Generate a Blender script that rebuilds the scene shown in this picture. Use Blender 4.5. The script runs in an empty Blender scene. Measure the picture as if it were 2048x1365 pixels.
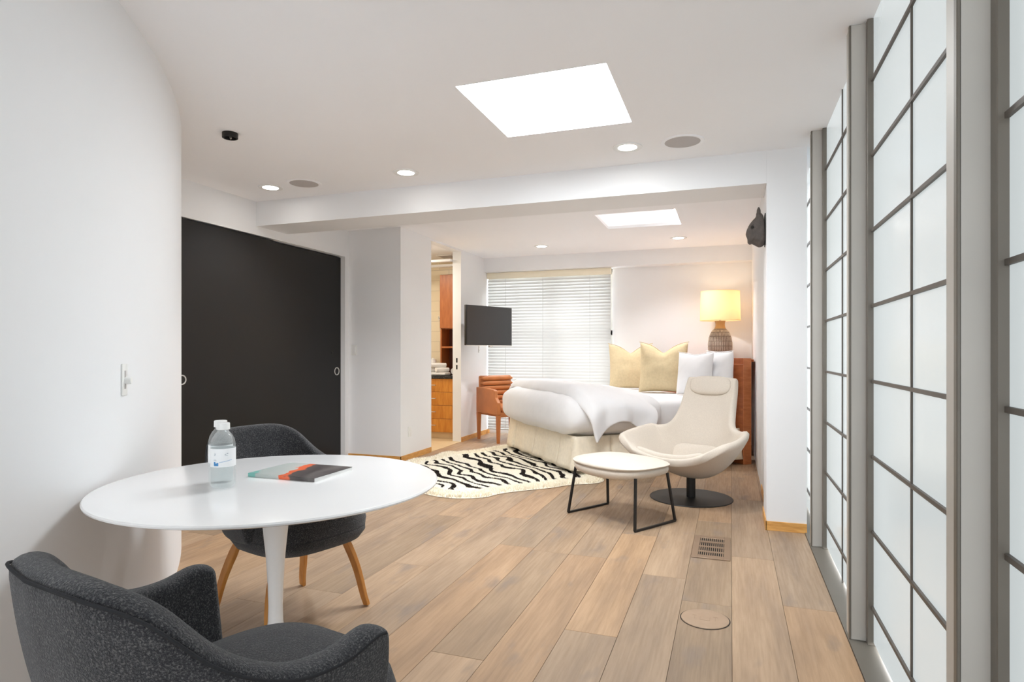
import bpy, bmesh, math, random
from mathutils import Vector, Matrix, noise
random.seed(7)
sc = bpy.context.scene
COL = sc.collection
PI = math.pi

# ---------------------------------------------------------------- camera, world, exposure
YAW = math.atan(438 / 1238)
cam_d = bpy.data.cameras.new('camera')
cam_d.sensor_width = 36.0
cam_d.lens = 36.0 * 1238 / 2048
cam_d.shift_y = -(704 - 682.5) / 2048 * -1
cam_d.clip_start = 0.02
cam = bpy.data.objects.new('camera', cam_d)
COL.objects.link(cam)
cam.location = (0, 0, 1.2)
cam.rotation_euler = (PI / 2, 0, YAW)
sc.camera = cam
sc.view_settings.view_transform = 'Standard'
sc.view_settings.look = 'None'
sc.view_settings.gamma = 1.0
sc.view_settings.use_curve_mapping = False
sc.view_settings.exposure = 1.12
sc.cycles.max_bounces = 12
sc.cycles.diffuse_bounces = 8
sc.cycles.transmission_bounces = 12
sc.cycles.sample_clamp_indirect = 6.0

world = bpy.data.worlds.new('overcast_sky')
sc.world = world
world.use_nodes = True
wb = world.node_tree.nodes['Background']
wb.inputs[0].default_value = (0.93, 0.97, 1.0, 1)
wb.inputs[1].default_value = 4.6

PANE_E = 0.34      # daylight on the frosted shoji panes
SKY_E = 12.5        # daylight in the skylight
SPOT_W = 40.0      # each ceiling downlight
BACK_FILL_E = 2.4       # fill light from the added, unseen window behind the viewer
LAMP_W = 1.15
BATH_W = 11.0

# ---------------------------------------------------------------- helpers
def lin(c):
    c = c / 255.0
    return c / 12.92 if c <= 0.04045 else ((c + 0.055) / 1.055) ** 2.4
def rgb(r, g, b): return (lin(r), lin(g), lin(b), 1.0)

class NT:
    def __init__(s, name):
        s.m = bpy.data.materials.new(name); s.m.use_nodes = True
        s.t = s.m.node_tree; s.b = s.t.nodes['Principled BSDF']
        s.out = s.t.nodes['Material Output']
    def n(s, typ, **kw):
        o = s.t.nodes.new(typ)
        for k, v in kw.items():
            if k in o.inputs: o.inputs[k].default_value = v
            else: setattr(o, k, v)
        return o
    def l(s, a, b): s.t.links.new(a, b)
    def ramp(s, fac, stops):
        r = s.t.nodes.new('ShaderNodeValToRGB')
        e = r.color_ramp.elements
        while len(e) > 1: e.remove(e[0])
        e[0].position, e[0].color = stops[0]
        for p, c in stops[1:]:
            k = e.new(p); k.color = c
        s.l(fac, r.inputs[0]); return r.outputs[0]
    def coord(s, scale=(1, 1, 1), kind='Object', rnd=False):
        tc = s.t.nodes.new('ShaderNodeTexCoord')
        mp = s.t.nodes.new('ShaderNodeMapping'); mp.inputs['Scale'].default_value = scale
        src = tc.outputs[kind]
        if rnd:
            oi = s.t.nodes.new('ShaderNodeObjectInfo')
            mu = s.n('ShaderNodeMath', operation='MULTIPLY'); mu.inputs[1].default_value = 37.0
            s.l(oi.outputs['Random'], mu.inputs[0])
            ad = s.n('ShaderNodeVectorMath', operation='ADD')
            s.l(src, ad.inputs[0]); s.l(mu.outputs[0], ad.inputs[1]); src = ad.outputs[0]
        s.l(src, mp.inputs[0]); return mp.outputs[0]
    def noise(s, vec, scale, detail=3, rough=0.5):
        o = s.n('ShaderNodeTexNoise'); o.inputs['Scale'].default_value = scale
        o.inputs['Detail'].default_value = detail; o.inputs['Roughness'].default_value = rough
        s.l(vec, o.inputs['Vector']); return o.outputs['Fac']
    def bump(s, h, strength, dist=0.01):
        b = s.n('ShaderNodeBump'); b.inputs['Strength'].default_value = strength; b.inputs['Distance'].default_value = dist
        s.l(h, b.inputs['Height']); s.l(b.outputs[0], s.b.inputs['Normal'])

def mat(name, c, rough=0.5, metal=0.0, spec=0.5, var=0.0, vscale=5, bump=0.0, bscale=60, coat=0.0):
    k = NT(name)
    k.b.inputs['Roughness'].default_value = rough
    k.b.inputs['Metallic'].default_value = metal
    k.b.inputs['Specular IOR Level'].default_value = spec
    if coat:
        k.b.inputs['Coat Weight'].default_value = coat; k.b.inputs['Coat Roughness'].default_value = 0.1
    vec = k.coord()
    f = k.noise(vec, vscale)
    lo = tuple(x * (1 - var) for x in c[:3]) + (1,); hi = tuple(min(1, x * (1 + var)) for x in c[:3]) + (1,)
    k.l(k.ramp(f, [(0.3, lo), (0.7, hi)]), k.b.inputs['Base Color'])
    if bump: k.bump(k.noise(vec, bscale, 2), bump, 0.004)
    return k.m

def mat_emit(name, c, e, base=(0.8, 0.8, 0.8, 1), rough=0.3):
    k = NT(name)
    k.b.inputs['Base Color'].default_value = base; k.b.inputs['Roughness'].default_value = rough
    k.b.inputs['Emission Color'].default_value = c; k.b.inputs['Emission Strength'].default_value = e
    return k.m

def mat_wood(name, dark, light, rough=0.4, scale=(3, 3, 30), bump=0.05, rnd=True):
    k = NT(name)
    k.b.inputs['Roughness'].default_value = rough
    f = k.noise(k.coord(scale, rnd=rnd), 2.0, 5, 0.6)
    k.l(k.ramp(f, [(0.3, dark), (0.7, light)]), k.b.inputs['Base Color'])
    k.bump(f, bump, 0.003)
    return k.m

def mat_boucle():
    k = NT('charcoal_boucle')
    k.b.inputs['Roughness'].default_value = 0.95
    k.b.inputs['Specular IOR Level'].default_value = 0.15
    k.b.inputs['Sheen Weight'].default_value = 0.25
    vec = k.coord()
    f = k.noise(vec, 260, 3, 0.7); g = k.noise(vec, 30, 2)
    c1 = k.ramp(f, [(0.32, rgb(28, 29, 33)), (0.52, rgb(52, 52, 55)), (0.72, rgb(116, 114, 112))])
    mx = k.n('ShaderNodeMix', data_type='RGBA', blend_type='MULTIPLY'); mx.inputs[0].default_value = 0.5
    k.l(c1, mx.inputs[6]); k.l(k.ramp(g, [(0.35, (0.6, 0.6, 0.62, 1)), (0.7, (1, 1, 1, 1))]), mx.inputs[7])
    k.l(mx.outputs[2], k.b.inputs['Base Color'])
    k.bump(f, 0.9, 0.004)
    return k.m

def mat_plank():
    k = NT('pale_oak_plank')
    k.b.inputs['Specular IOR Level'].default_value = 0.35
    oi = k.n('ShaderNodeObjectInfo')
    v1 = k.coord((1, 1, 1), rnd=True)
    grain = k.noise(k.coord((26, 1.3, 10), rnd=True), 3.0, 6, 0.65)
    broad = k.noise(k.coord((5, 0.7, 3), rnd=True), 1.6, 4, 0.55)
    base = k.ramp(broad, [(0.25, rgb(152, 133, 115)), (0.5, rgb(174, 152, 129)), (0.75, rgb(190, 168, 144))])
    g = k.ramp(grain, [(0.3, (0.80, 0.79, 0.78, 1)), (0.6, (1, 1, 1, 1))])
    m1 = k.n('ShaderNodeMix', data_type='RGBA', blend_type='MULTIPLY'); m1.inputs[0].default_value = 0.8
    k.l(base, m1.inputs[6]); k.l(g, m1.inputs[7])
    tint = k.ramp(oi.outputs['Random'], [(0.0, rgb(232, 226, 220)), (0.3, rgb(255, 244, 232)), (0.55, rgb(222, 216, 208)), (0.8, rgb(255, 238, 218)), (1.0, rgb(238, 222, 206))])
    m2 = k.n('ShaderNodeMix', data_type='RGBA', blend_type='MULTIPLY'); m2.inputs[0].default_value = 0.95
    k.l(m1.outputs[2], m2.inputs[6]); k.l(tint, m2.inputs[7])
    kn = k.noise(k.coord((5.0, 1.9, 4), rnd=True), 1.25, 3, 0.6)
    km = k.ramp(kn, [(0.59, (0, 0, 0, 1)), (0.74, (0.75, 0.75, 0.75, 1))])
    m3 = k.n('ShaderNodeMix', data_type='RGBA', blend_type='MIX')
    k.l(km, m3.inputs[0]); k.l(m2.outputs[2], m3.inputs[6]); m3.inputs[7].default_value = rgb(128, 113, 102)
    k.l(m3.outputs[2], k.b.inputs['Base Color'])
    k.l(k.ramp(grain, [(0.3, (0.52, 0.52, 0.52, 1)), (0.7, (0.36, 0.36, 0.36, 1))]), k.b.inputs['Roughness'])
    k.bump(grain, 0.12, 0.002)
    return k.m

# --- mesh helpers
def newobj(name, bm, m, parent=None, smooth=40, kind=None):
    me = bpy.data.meshes.new(name)
    bmesh.ops.recalc_face_normals(bm, faces=bm.faces)
    bm.to_mesh(me); bm.free()
    if smooth is not None:
        me.shade_smooth(); me.set_sharp_from_angle(angle=math.radians(smooth))
    o = bpy.data.objects.new(name, me)
    if m: me.materials.append(m)
    COL.objects.link(o)
    if parent: o.parent = parent
    if kind: o['kind'] = kind
    return o

def box(bm, x0, x1, y0, y1, z0, z1, bev=0.0, seg=2):
    vs = [bm.verts.new((x, y, z)) for x in (x0, x1) for y in (y0, y1) for z in (z0, z1)]
    fs = [(0, 1, 3, 2), (4, 6, 7, 5), (0, 4, 5, 1), (2, 3, 7, 6), (0, 2, 6, 4), (1, 5, 7, 3)]
    nf = [bm.faces.new([vs[i] for i in f]) for f in fs]
    if bev:
        es = list({e for f in nf for e in f.edges})
        bmesh.ops.bevel(bm, geom=es, offset=bev, segments=seg, profile=0.5, affect='EDGES')
    return bm

def B(*a, **k): return box(bmesh.new(), *a, **k)

def lathe(bm, prof, n=40, cx=0, cy=0, close=True):
    rings = []
    for r, z in prof:
        if r < 1e-6: rings.append([bm.verts.new((cx, cy, z))])
        else: rings.append([bm.verts.new((cx + r * math.cos(2 * PI * i / n), cy + r * math.sin(2 * PI * i / n), z)) for i in range(n)])
    for a, b in zip(rings, rings[1:]):
        for i in range(n):
            j = (i + 1) % n
            if len(a) == 1 and len(b) == 1: break
            if len(a) == 1: bm.faces.new((a[0], b[i], b[j]))
            elif len(b) == 1: bm.faces.new((a[i], a[j], b[0]))
            else: bm.faces.new((a[i], a[j], b[j], b[i]))
    return bm
def L(prof, n=40, cx=0, cy=0): return lathe(bmesh.new(), prof, n, cx, cy)

def loft(bm, rings, closed=True, caps=True):
    R = [[bm.verts.new(p) for p in r] for r in rings]
    n = len(R[0])
    for a, b in zip(R, R[1:]):
        for i in range(n if closed else n - 1):
            j = (i + 1) % n
            bm.faces.new((a[i], a[j], b[j], b[i]))
    if caps and closed:
        bm.faces.new(R[0]); bm.faces.new(R[-1])
    return R

def tube(bm, pts, r, n=10, sq=None, caps=True, ref=None):
    """pts: Vectors; r radius or list; sq=(w,h) for a rectangular section"""
    pts = [Vector(p) for p in pts]
    rings = []
    up = Vector((0, 0, 1))
    for i, p in enumerate(pts):
        d = (pts[min(i + 1, len(pts) - 1)] - pts[max(i - 1, 0)]).normalized()
        u = ref if ref else (up if abs(d.dot(up)) < 0.95 else Vector((0, 1, 0)))
        a = d.cross(u).normalized(); b = a.cross(d).normalized()
        rr = r[i] if isinstance(r, (list, tuple)) else r
        if sq:
            w, h = sq[0] * rr, sq[1] * rr
            rings.append([p + a * (sx * w) + b * (sy * h) for sx, sy in ((-1, -1), (1, -1), (1, 1), (-1, 1))])
        else:
            rings.append([p + a * (rr * math.cos(2 * PI * k / n)) + b * (rr * math.sin(2 * PI * k / n)) for k in range(n)])
    loft(bm, rings, True, caps)
    return bm

def grid(bm, nu, nv, fn):
    V = [[bm.verts.new(fn(i / nu, j / nv)) for j in range(nv + 1)] for i in range(nu + 1)]
    for i in range(nu):
        for j in range(nv):
            bm.faces.new((V[i][j], V[i + 1][j], V[i + 1][j + 1], V[i][j + 1]))
    return V

def mods(o, solid=None, sub=0, off=0.0, bevel=None):
    if solid:
        m = o.modifiers.new('thickness', 'SOLIDIFY'); m.thickness = solid; m.offset = off
        m.use_rim = True
    if bevel:
        m = o.modifiers.new('bevel', 'BEVEL'); m.width = bevel; m.segments = 2; m.limit_method = 'ANGLE'
    if sub:
        m = o.modifiers.new('subsurf', 'SUBSURF'); m.levels = sub; m.render_levels = sub
    return o

def tag(o, label=None, cat=None, group=None, kind=None):
    if label: o['label'] = label
    if cat: o['category'] = cat
    if group: o['group'] = group
    if kind: o['kind'] = kind
    return o

def thing(name, label, cat, loc=(0, 0, 0), rz=0.0, group=None):
    o = bpy.data.objects.new(name, None); COL.objects.link(o)
    o.empty_display_size = 0.05
    o.location = loc; o.rotation_euler = (0, 0, rz)
    return tag(o, label, cat, group)

def struct(name, label=None, loc=(0, 0, 0)):
    o = bpy.data.objects.new(name, None); COL.objects.link(o); o.location = loc
    o['kind'] = 'structure'
    if label: o['label'] = label
    return o

def S(name, bm, m, label=None, smooth=None, parent=None):
    o = newobj(name, bm, m, parent, smooth)
    if not parent: o['kind'] = 'structure'
    if label: o['label'] = label
    return o

def copy_tree(o, parent=None):
    c = o.copy(); COL.objects.link(c)
    c.parent = parent
    for ch in o.children: copy_tree(ch, c)
    return c

def interp(tab, t):
    """tab: list of (t, values...) ; smooth (cosine-free catmull) interpolation"""
    n = len(tab)
    for i in range(n - 1):
        if t <= tab[i + 1][0] or i == n - 2: break
    p1, p2 = tab[i], tab[i + 1]
    p0 = tab[i - 1] if i > 0 else p1; p3 = tab[i + 2] if i + 2 < n else p2
    h = p2[0] - p1[0]; s = (t - p1[0]) / h
    out = []
    for k in range(1, len(p1)):
        m1 = (p2[k] - p0[k]) / (p2[0] - p0[0]) * h if p2[0] != p0[0] else 0
        m2 = (p3[k] - p1[k]) / (p3[0] - p1[0]) * h if p3[0] != p1[0] else 0
        out.append((2 * s**3 - 3 * s**2 + 1) * p1[k] + (s**3 - 2 * s**2 + s) * m1 + (-2 * s**3 + 3 * s**2) * p2[k] + (s**3 - s**2) * m2)
    return out

def nz(x, y, z=0, s=1.0): return noise.noise(Vector((x * s, y * s, z * s)))

# ---------------------------------------------------------------- materials
WHITE = mat('white_wall_paint', (0.835, 0.84, 0.85, 1), 0.6, spec=0.3, var=0.008, vscale=1.5)
CEIL = mat('white_ceiling_paint', (0.925, 0.93, 0.95, 1), 0.75, spec=0.2, var=0.008, vscale=1.2)
TRIMW = mat('white_gloss_trim', (0.82, 0.82, 0.81, 1), 0.35, var=0.01)
PLASTIC = mat('white_plastic', (0.83, 0.83, 0.81, 1), 0.35, var=0.01)
GREYMESH = mat('grey_speaker_mesh', (0.50, 0.47, 0.46, 1), 0.7, var=0.05, vscale=200)
BASEW = mat_wood('honey_oak_baseboard', rgb(196, 138, 66), rgb(226, 172, 98), 0.4, (6, 6, 40))
STEEL = mat('warm_grey_painted_steel', rgb(186, 182, 175), 0.42, metal=0.15, var=0.04, vscale=3, bump=0.03, bscale=40)
STEELD = mat('dark_bronze_frame', rgb(112, 106, 97), 0.4, metal=0.2, var=0.05)
MUNTIN = mat('dark_bronze_muntin', rgb(92, 85, 78), 0.5, metal=0.1, var=0.05)
PLANK = mat_plank()
GAP = mat('dark_floor_joint', rgb(96, 78, 62), 0.9, var=0.05)
BLACKDOOR = NT('black_lacquer')
BLACKDOOR.b.inputs['Base Color'].default_value = rgb(26, 25, 24); BLACKDOOR.b.inputs['Roughness'].default_value = 0.38
BLACKDOOR.b.inputs['Specular IOR Level'].default_value = 0.3
BLACKDOOR.bump(BLACKDOOR.noise(BLACKDOOR.coord(), 300, 2), 0.08, 0.001)
BLACKDOOR = BLACKDOOR.m
CHROME = mat('satin_nickel', rgb(206, 204, 200), 0.3, metal=0.6, var=0.03)
BLACKM = mat('black_powder_coated_metal', rgb(34, 33, 32), 0.45, metal=0.3, var=0.1, vscale=60)
LACQ = mat('white_lacquer', (0.90, 0.90, 0.90, 1), 0.22, var=0.005, coat=0.3)
BOUCLE = mat_boucle()
PIPING = mat('charcoal_piping', rgb(30, 30, 33), 0.9, var=0.15, vscale=200)
LEGW = mat_wood('honey_bent_plywood', rgb(176, 112, 48), rgb(212, 150, 78), 0.35, (8, 8, 2))
CREAM = mat('cream_wool_upholstery', rgb(210, 200, 187), 0.9, spec=0.2, var=0.04, vscale=120, bump=0.25, bscale=350)
LINENW = mat('white_cotton', (0.82, 0.82, 0.83, 1), 0.85, spec=0.2, var=0.015, vscale=8, bump=0.5, bscale=11)
MUSTARD = mat('straw_yellow_linen', rgb(208, 190, 154), 0.9, spec=0.15, var=0.05, vscale=40, bump=0.3, bscale=220)
SKIRT = mat('oatmeal_linen_skirt', rgb(234, 223, 202), 0.9, spec=0.15, var=0.05, vscale=30, bump=0.2, bscale=240)
HEADW = mat_wood('cherry_wood_headboard', rgb(134, 70, 34), rgb(172, 98, 54), 0.35, (3, 3, 14))
EDGEW = mat_wood('light_cherry_edge', rgb(164, 92, 48), rgb(190, 118, 70), 0.35, (3, 3, 14))
LEATHER = mat('cognac_leather', rgb(186, 116, 64), 0.42, var=0.12, vscale=6, bump=0.15, bscale=160)
VANW = mat_wood('amber_maple_vanity', rgb(186, 112, 34), rgb(214, 146, 58), 0.35, (14, 2, 2))
CABW = mat_wood('brown_maple_cabinet', rgb(150, 82, 36), rgb(180, 108, 56), 0.35, (12, 2, 2))
CABIN = mat('dark_red_brown_interior', rgb(96, 46, 26), 0.6, var=0.1)
GRAN = NT('black_granite')
GRAN.b.inputs['Roughness'].default_value = 0.15
GRAN.l(GRAN.ramp(GRAN.noise(GRAN.coord(), 140, 3, 0.7), [(0.45, rgb(24, 24, 24)), (0.62, rgb(52, 52, 50)), (0.75, rgb(130, 128, 120))]), GRAN.b.inputs['Base Color'])
GRAN = GRAN.m
TOWEL = mat('white_terry', (0.82, 0.80, 0.77, 1), 0.95, spec=0.1, var=0.03, vscale=90, bump=0.6, bscale=260)
TILEF = mat('beige_stone_floor', rgb(214, 190, 150), 0.4, var=0.05, vscale=4)
SCREEN = mat('dark_tv_screen', rgb(44, 44, 45), 0.28, spec=0.5, var=0.02)
TVB = mat('black_tv_bezel', rgb(20, 20, 20), 0.35, var=0.05)
STONE = mat('dark_grey_carved_stone', rgb(80, 73, 69), 0.8, var=0.15, vscale=40, bump=0.4, bscale=120)
BRONZE = mat('bronze_floor_register', rgb(150, 126, 104), 0.4, metal=0.45, var=0.05)
VOID = mat('dark_duct', rgb(30, 26, 22), 0.9, var=0.1)
TILEW = NT('cream_wall_tile')
_br = TILEW.n('ShaderNodeTexBrick'); _br.inputs['Scale'].default_value = 1.0
for i_, v_ in ((1, rgb(226, 214, 188)), (2, rgb(220, 206, 178)), (3, rgb(200, 188, 164))): _br.inputs[i_].default_value = v_
_br.inputs['Mortar Size'].default_value = 0.004; _br.inputs['Brick Width'].default_value = 0.3; _br.inputs['Row Height'].default_value = 0.15
TILEW.l(TILEW.coord(kind='Generated', scale=(1.2, 1.2, 1)), _br.inputs[0])
_tc = TILEW.n('ShaderNodeTexCoord'); _sx = TILEW.n('ShaderNodeSeparateXYZ'); _cx = TILEW.n('ShaderNodeCombineXYZ')
TILEW.l(_tc.outputs['Object'], _sx.inputs[0]); TILEW.l(_sx.outputs[0], _cx.inputs[0]); TILEW.l(_sx.outputs[2], _cx.inputs[1]); TILEW.l(_cx.outputs[0], _br.inputs[0])
TILEW.l(_br.outputs[0], TILEW.b.inputs['Base Color']); TILEW.b.inputs['Roughness'].default_value = 0.25
TILEW = TILEW.m
SLAT = NT('white_blind_slat'); SLAT.t.nodes.remove(SLAT.b)
_d = SLAT.n('ShaderNodeBsdfDiffuse'); _d.inputs[0].default_value = (0.62, 0.62, 0.61, 1)
_t = SLAT.n('ShaderNodeBsdfTranslucent'); _t.inputs[0].default_value = (0.86, 0.86, 0.84, 1)
_m = SLAT.n('ShaderNodeMixShader'); _m.inputs[0].default_value = 0.27
SLAT.l(_d.outputs[0], _m.inputs[1]); SLAT.l(_t.outputs[0], _m.inputs[2]); SLAT.l(_m.outputs[0], SLAT.out.inputs[0]); SLAT = SLAT.m
VALANCE = mat('cream_valance', rgb(244, 236, 214), 0.6, var=0.02)
SHOJI = mat_emit('frosted_glass_backlit', (0.90, 0.985, 1.0, 1), PANE_E * 0.72, (0.16, 0.165, 0.165, 1), 0.22)
SKYP = mat_emit('skylight_diffuser', (0.90, 0.96, 1.0, 1), SKY_E)
SKYP2 = mat_emit('skylight_shade', (1.0, 0.97, 0.97, 1), 0.33, (0.6, 0.58, 0.57, 1), 0.7)
LENS = mat_emit('downlight_lens', (1.0, 0.96, 0.90, 1), 14.0)

# ---------------------------------------------------------------- room shell
CZ = 2.555
XL, XB, YB, XR = -4.04, -3.38, 8.53, 0.25
Y1 = 5.93                       # front face of the partition beside the black doors
X_SH, X_GL = 0.46, 0.545        # shoji: sill edge, glass plane
YN = -2.6                       # wall behind the camera

# floor with planks
floor = struct('floor', 'wide pale oak plank floor')
o = newobj('subfloor', B(-4.2, 0.9, YN - 0.1, 8.7, -0.06, -0.004), GAP, floor, None)
joints = {0: [3.09], 1: [], 2: [2.597], 4: [3.57, 2.23], 5: [3.61], 7: [3.1], -1: [3.853], 3: [3.57]}
PW = 0.2275
mesh_cache = {}
for c in range(-2, 19):
    x1 = 0.004 - c * PW; x0 = x1 - PW
    if x1 < -4.1: break
    if c == -2: x1 = min(x1, X_SH + 0.005)
    js = sorted(joints.get(c, []))
    ys = []
    y = (js[0] if js else 2.0 + random.uniform(-0.9, 0.9))
    ylist = list(js) if js else [y]
    if js and len(js) == 1 or not js: pass
    y = ylist[0]
    while y > YN: y -= random.choice((1.5, 1.8, 2.1, 2.2)); ylist.append(max(y, YN))
    y = max(ylist)
    while y < YB: y += random.choice((1.5, 1.8, 2.1, 2.2)); ylist.append(min(y, YB + 0.1))
    ylist = sorted(set(ylist))
    for a, b in zip(ylist, ylist[1:]):
        ln = round(b - a, 2)
        if ln < 0.12: continue
        key = (round(x1 - x0, 3), ln)
        if key not in mesh_cache:
            bm = B(-(x1 - x0) / 2 + 0.0007, (x1 - x0) / 2 - 0.0007, -ln / 2 + 0.0008, ln / 2 - 0.0008, -0.012, 0.0, bev=0.0008, seg=1)
            p = newobj('plank', bm, PLANK, floor, 30); mesh_cache[key] = p.data
        else:
            p = bpy.data.objects.new('plank', mesh_cache[key]); COL.objects.link(p); p.parent = floor
        p.location = ((x0 + x1) / 2, (a + b) / 2, 0)

def slab_holes(x0, x1, y0, y1, z0, z1, holes):
    xs = sorted({x0, x1, *[h[0] for h in holes], *[h[1] for h in holes]})
    ys = sorted({y0, y1, *[h[2] for h in holes], *[h[3] for h in holes]})
    bm = bmesh.new()
    for a, b in zip(xs, xs[1:]):
        for c, d in zip(ys, ys[1:]):
            cx, cy = (a + b) / 2, (c + d) / 2
            if any(h[0] < cx < h[1] and h[2] < cy < h[3] for h in holes): continue
            box(bm, a, b, c, d, z0, z1)
    return bm
SK1 = (-1.327, -0.552, 2.885, 3.675); SK2 = (-1.275, -0.50, 6.05, 6.80)
S('ceiling', slab_holes(-5.0, 0.9, YN - 0.1, YB + 0.12, CZ, CZ + 0.05, [SK1, SK2]), CEIL, 'white ceiling with two skylight openings')
for n_, (h, m_, lab) in enumerate(((SK1, SKYP, 'bright square skylight over the open floor'), (SK2, SKYP2, 'pale shaded skylight above the bed'))):
    w = struct('window_%d' % (n_ + 2), lab, ((h[0] + h[1]) / 2, (h[2] + h[3]) / 2, CZ))
    hx, hy = (h[1] - h[0]) / 2, (h[3] - h[2]) / 2
    bm = bmesh.new()
    for a in ((-hx - 0.02, -hx, -hy - 0.02, hy + 0.02), (hx, hx + 0.02, -hy - 0.02, hy + 0.02), (-hx, hx, -hy - 0.02, -hy), (-hx, hx, hy, hy + 0.02)):
        box(bm, a[0], a[1], a[2], a[3], 0.05, 0.12)
    newobj('skylight_curb', bm, CEIL, w, None)
    if n_ == 0:
        newobj('pane', B(-hx, hx, -hy, hy, 0.03, 0.04), m_, w, None)
    else:
        newobj('shade_panel', B(-hx, hx - 0.03, -hy, hy, 0.03, 0.04), m_, w, None)
        newobj('pane', B(-hx, hx, -hy, hy, 0.09, 0.10), SKYP, w, None)

# curved wall on the left of the camera
CC, CR = (-6.775, -1.011), 5.316
def cw(a, r=CR): return (CC[0] + r * math.cos(a), CC[1] + r * math.sin(a))
bm = bmesh.new(); rings = []
N = 72
a0, a1 = math.radians(-24), math.radians(60)
for i in range(N + 1):
    a = a0 + (a1 - a0) * i / N
    p = cw(a); q = cw(a, CR - 0.12)
    rings.append([(p[0], p[1], 0), (p[0], p[1], CZ + 0.02), (q[0], q[1], CZ + 0.02), (q[0], q[1], 0)])
loft(bm, rings)
S('wall_curved', bm, WHITE, 'tall white curved wall on the left', smooth=30)

# left wall with the opening for the black sliding doors (door opening Y 3.0..5.84, z 0..2.257)
DZ = 2.257
bm = bmesh.new()
box(bm, XL - 0.14, XL, 2.7, Y1 + 0.12, DZ, CZ)
box(bm, XL - 0.14, XL, Y1 - 0.07, Y1 + 0.12, 0, DZ)
box(bm, XL - 0.14, XL, 2.7, 3.0, 0, DZ)
box(bm, XL - 0.30, XL - 0.14, 2.7, Y1 + 0.12, 0, CZ)
S('wall_left', bm, WHITE, 'white wall above the black sliding doors')
# partition
S('wall_partition', B(XL, XB - 0.115, Y1, Y1 + 0.11, 0, CZ), WHITE, 'white wall with the light switch beside the black doors')
JY0, JY1 = 6.65, 7.52
bm = bmesh.new()
box(bm, XB - 0.115, XB, Y1, JY0, 0, CZ)
box(bm, XB - 0.115, XB, JY1, YB, 0, CZ)
box(bm, XB - 0.115, XB, JY0, JY1, 2.53, CZ)
S('wall_bath_side', bm, WHITE, 'white wall holding the bathroom doorway')
# back wall with window opening
WX0, WX1, WZ0, WZ1 = XB, -1.545, 0.05, 2.355
bm = bmesh.new()
box(bm, WX1, 0.9, YB, YB + 0.12, 0, CZ)
box(bm, XB - 0.12, WX1, YB, YB + 0.12, WZ1, CZ)
box(bm, XB - 0.12, WX1, YB, YB + 0.12, 0, WZ0)
S('wall_back', bm, WHITE, 'white back wall behind the bed')
S('trim_1', B(XB, XR, YB - 0.2, YB, WZ1, CZ), WHITE, 'white bulkhead above the window blind')
S('wall_right', B(XR, XR + 0.12, 5.32, YB, 0, CZ), WHITE, 'white wall to the right of the bed')
bm = bmesh.new()
box(bm, -2.6, -1.35, YN - 0.1, YN, 0, CZ); box(bm, 0.35, 0.9, YN - 0.1, YN, 0, CZ); box(bm, -1.35, 0.35, YN - 0.1, YN, 2.4, CZ); box(bm, -1.35, 0.35, YN - 0.1, YN, 0, 0.1)
S('wall_behind', bm, WHITE, 'white wall behind the viewer')
wfill = struct('window_20', 'tall frosted fill-light window added behind the viewer')  # unseen glowing window, added to brighten and flatten the room light from behind
BACK_FILL = mat_emit('frosted_fill_glow', (0.88, 0.945, 1.0, 1), BACK_FILL_E)
for k in range(3):
    x0_ = -1.35 + k * 1.7 / 3
    newobj('pane', B(x0_ + 0.02, x0_ + 1.7 / 3 - 0.02, YN - 0.06, YN - 0.05, 0.12, 2.38), BACK_FILL, wfill, None)
    newobj('stile', B(x0_ - 0.02, x0_ + 0.02, YN - 0.08, YN - 0.02, 0.1, 2.4), STEEL, wfill, None)
newobj('stile', B(0.33, 0.35, YN - 0.08, YN - 0.02, 0.1, 2.4), STEEL, wfill, None)
S('beam', B(XL, 0.2255, 4.5, 4.91, 2.335, CZ), WHITE, 'white ceiling beam crossing the room')
S('pillar', B(0.226, 0.472, 4.5, 4.91, 0, CZ), WHITE, 'white square pillar beside the frosted screens')
S('baseboard_pillar', box(B(0.220, 0.472, 4.492, 4.5, 0, 0.062, 0.001, 1), 0.218, 0.226, 4.492, 4.91, 0, 0.062, 0.001, 1), BASEW)
S('baseboard_right', B(XR - 0.008, XR, 5.32, 5.72, 0, 0.062, 0.001, 1), BASEW)
S('baseboard_partition', box(B(XL, XB + 0.008, Y1 - 0.008, Y1, 0, 0.062), XB, XB + 0.008, Y1 - 0.008, JY0, 0, 0.062), BASEW)
S('baseboard_left', B(XB, XB + 0.010, JY1, YB, 0, 0.062), BASEW)

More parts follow.
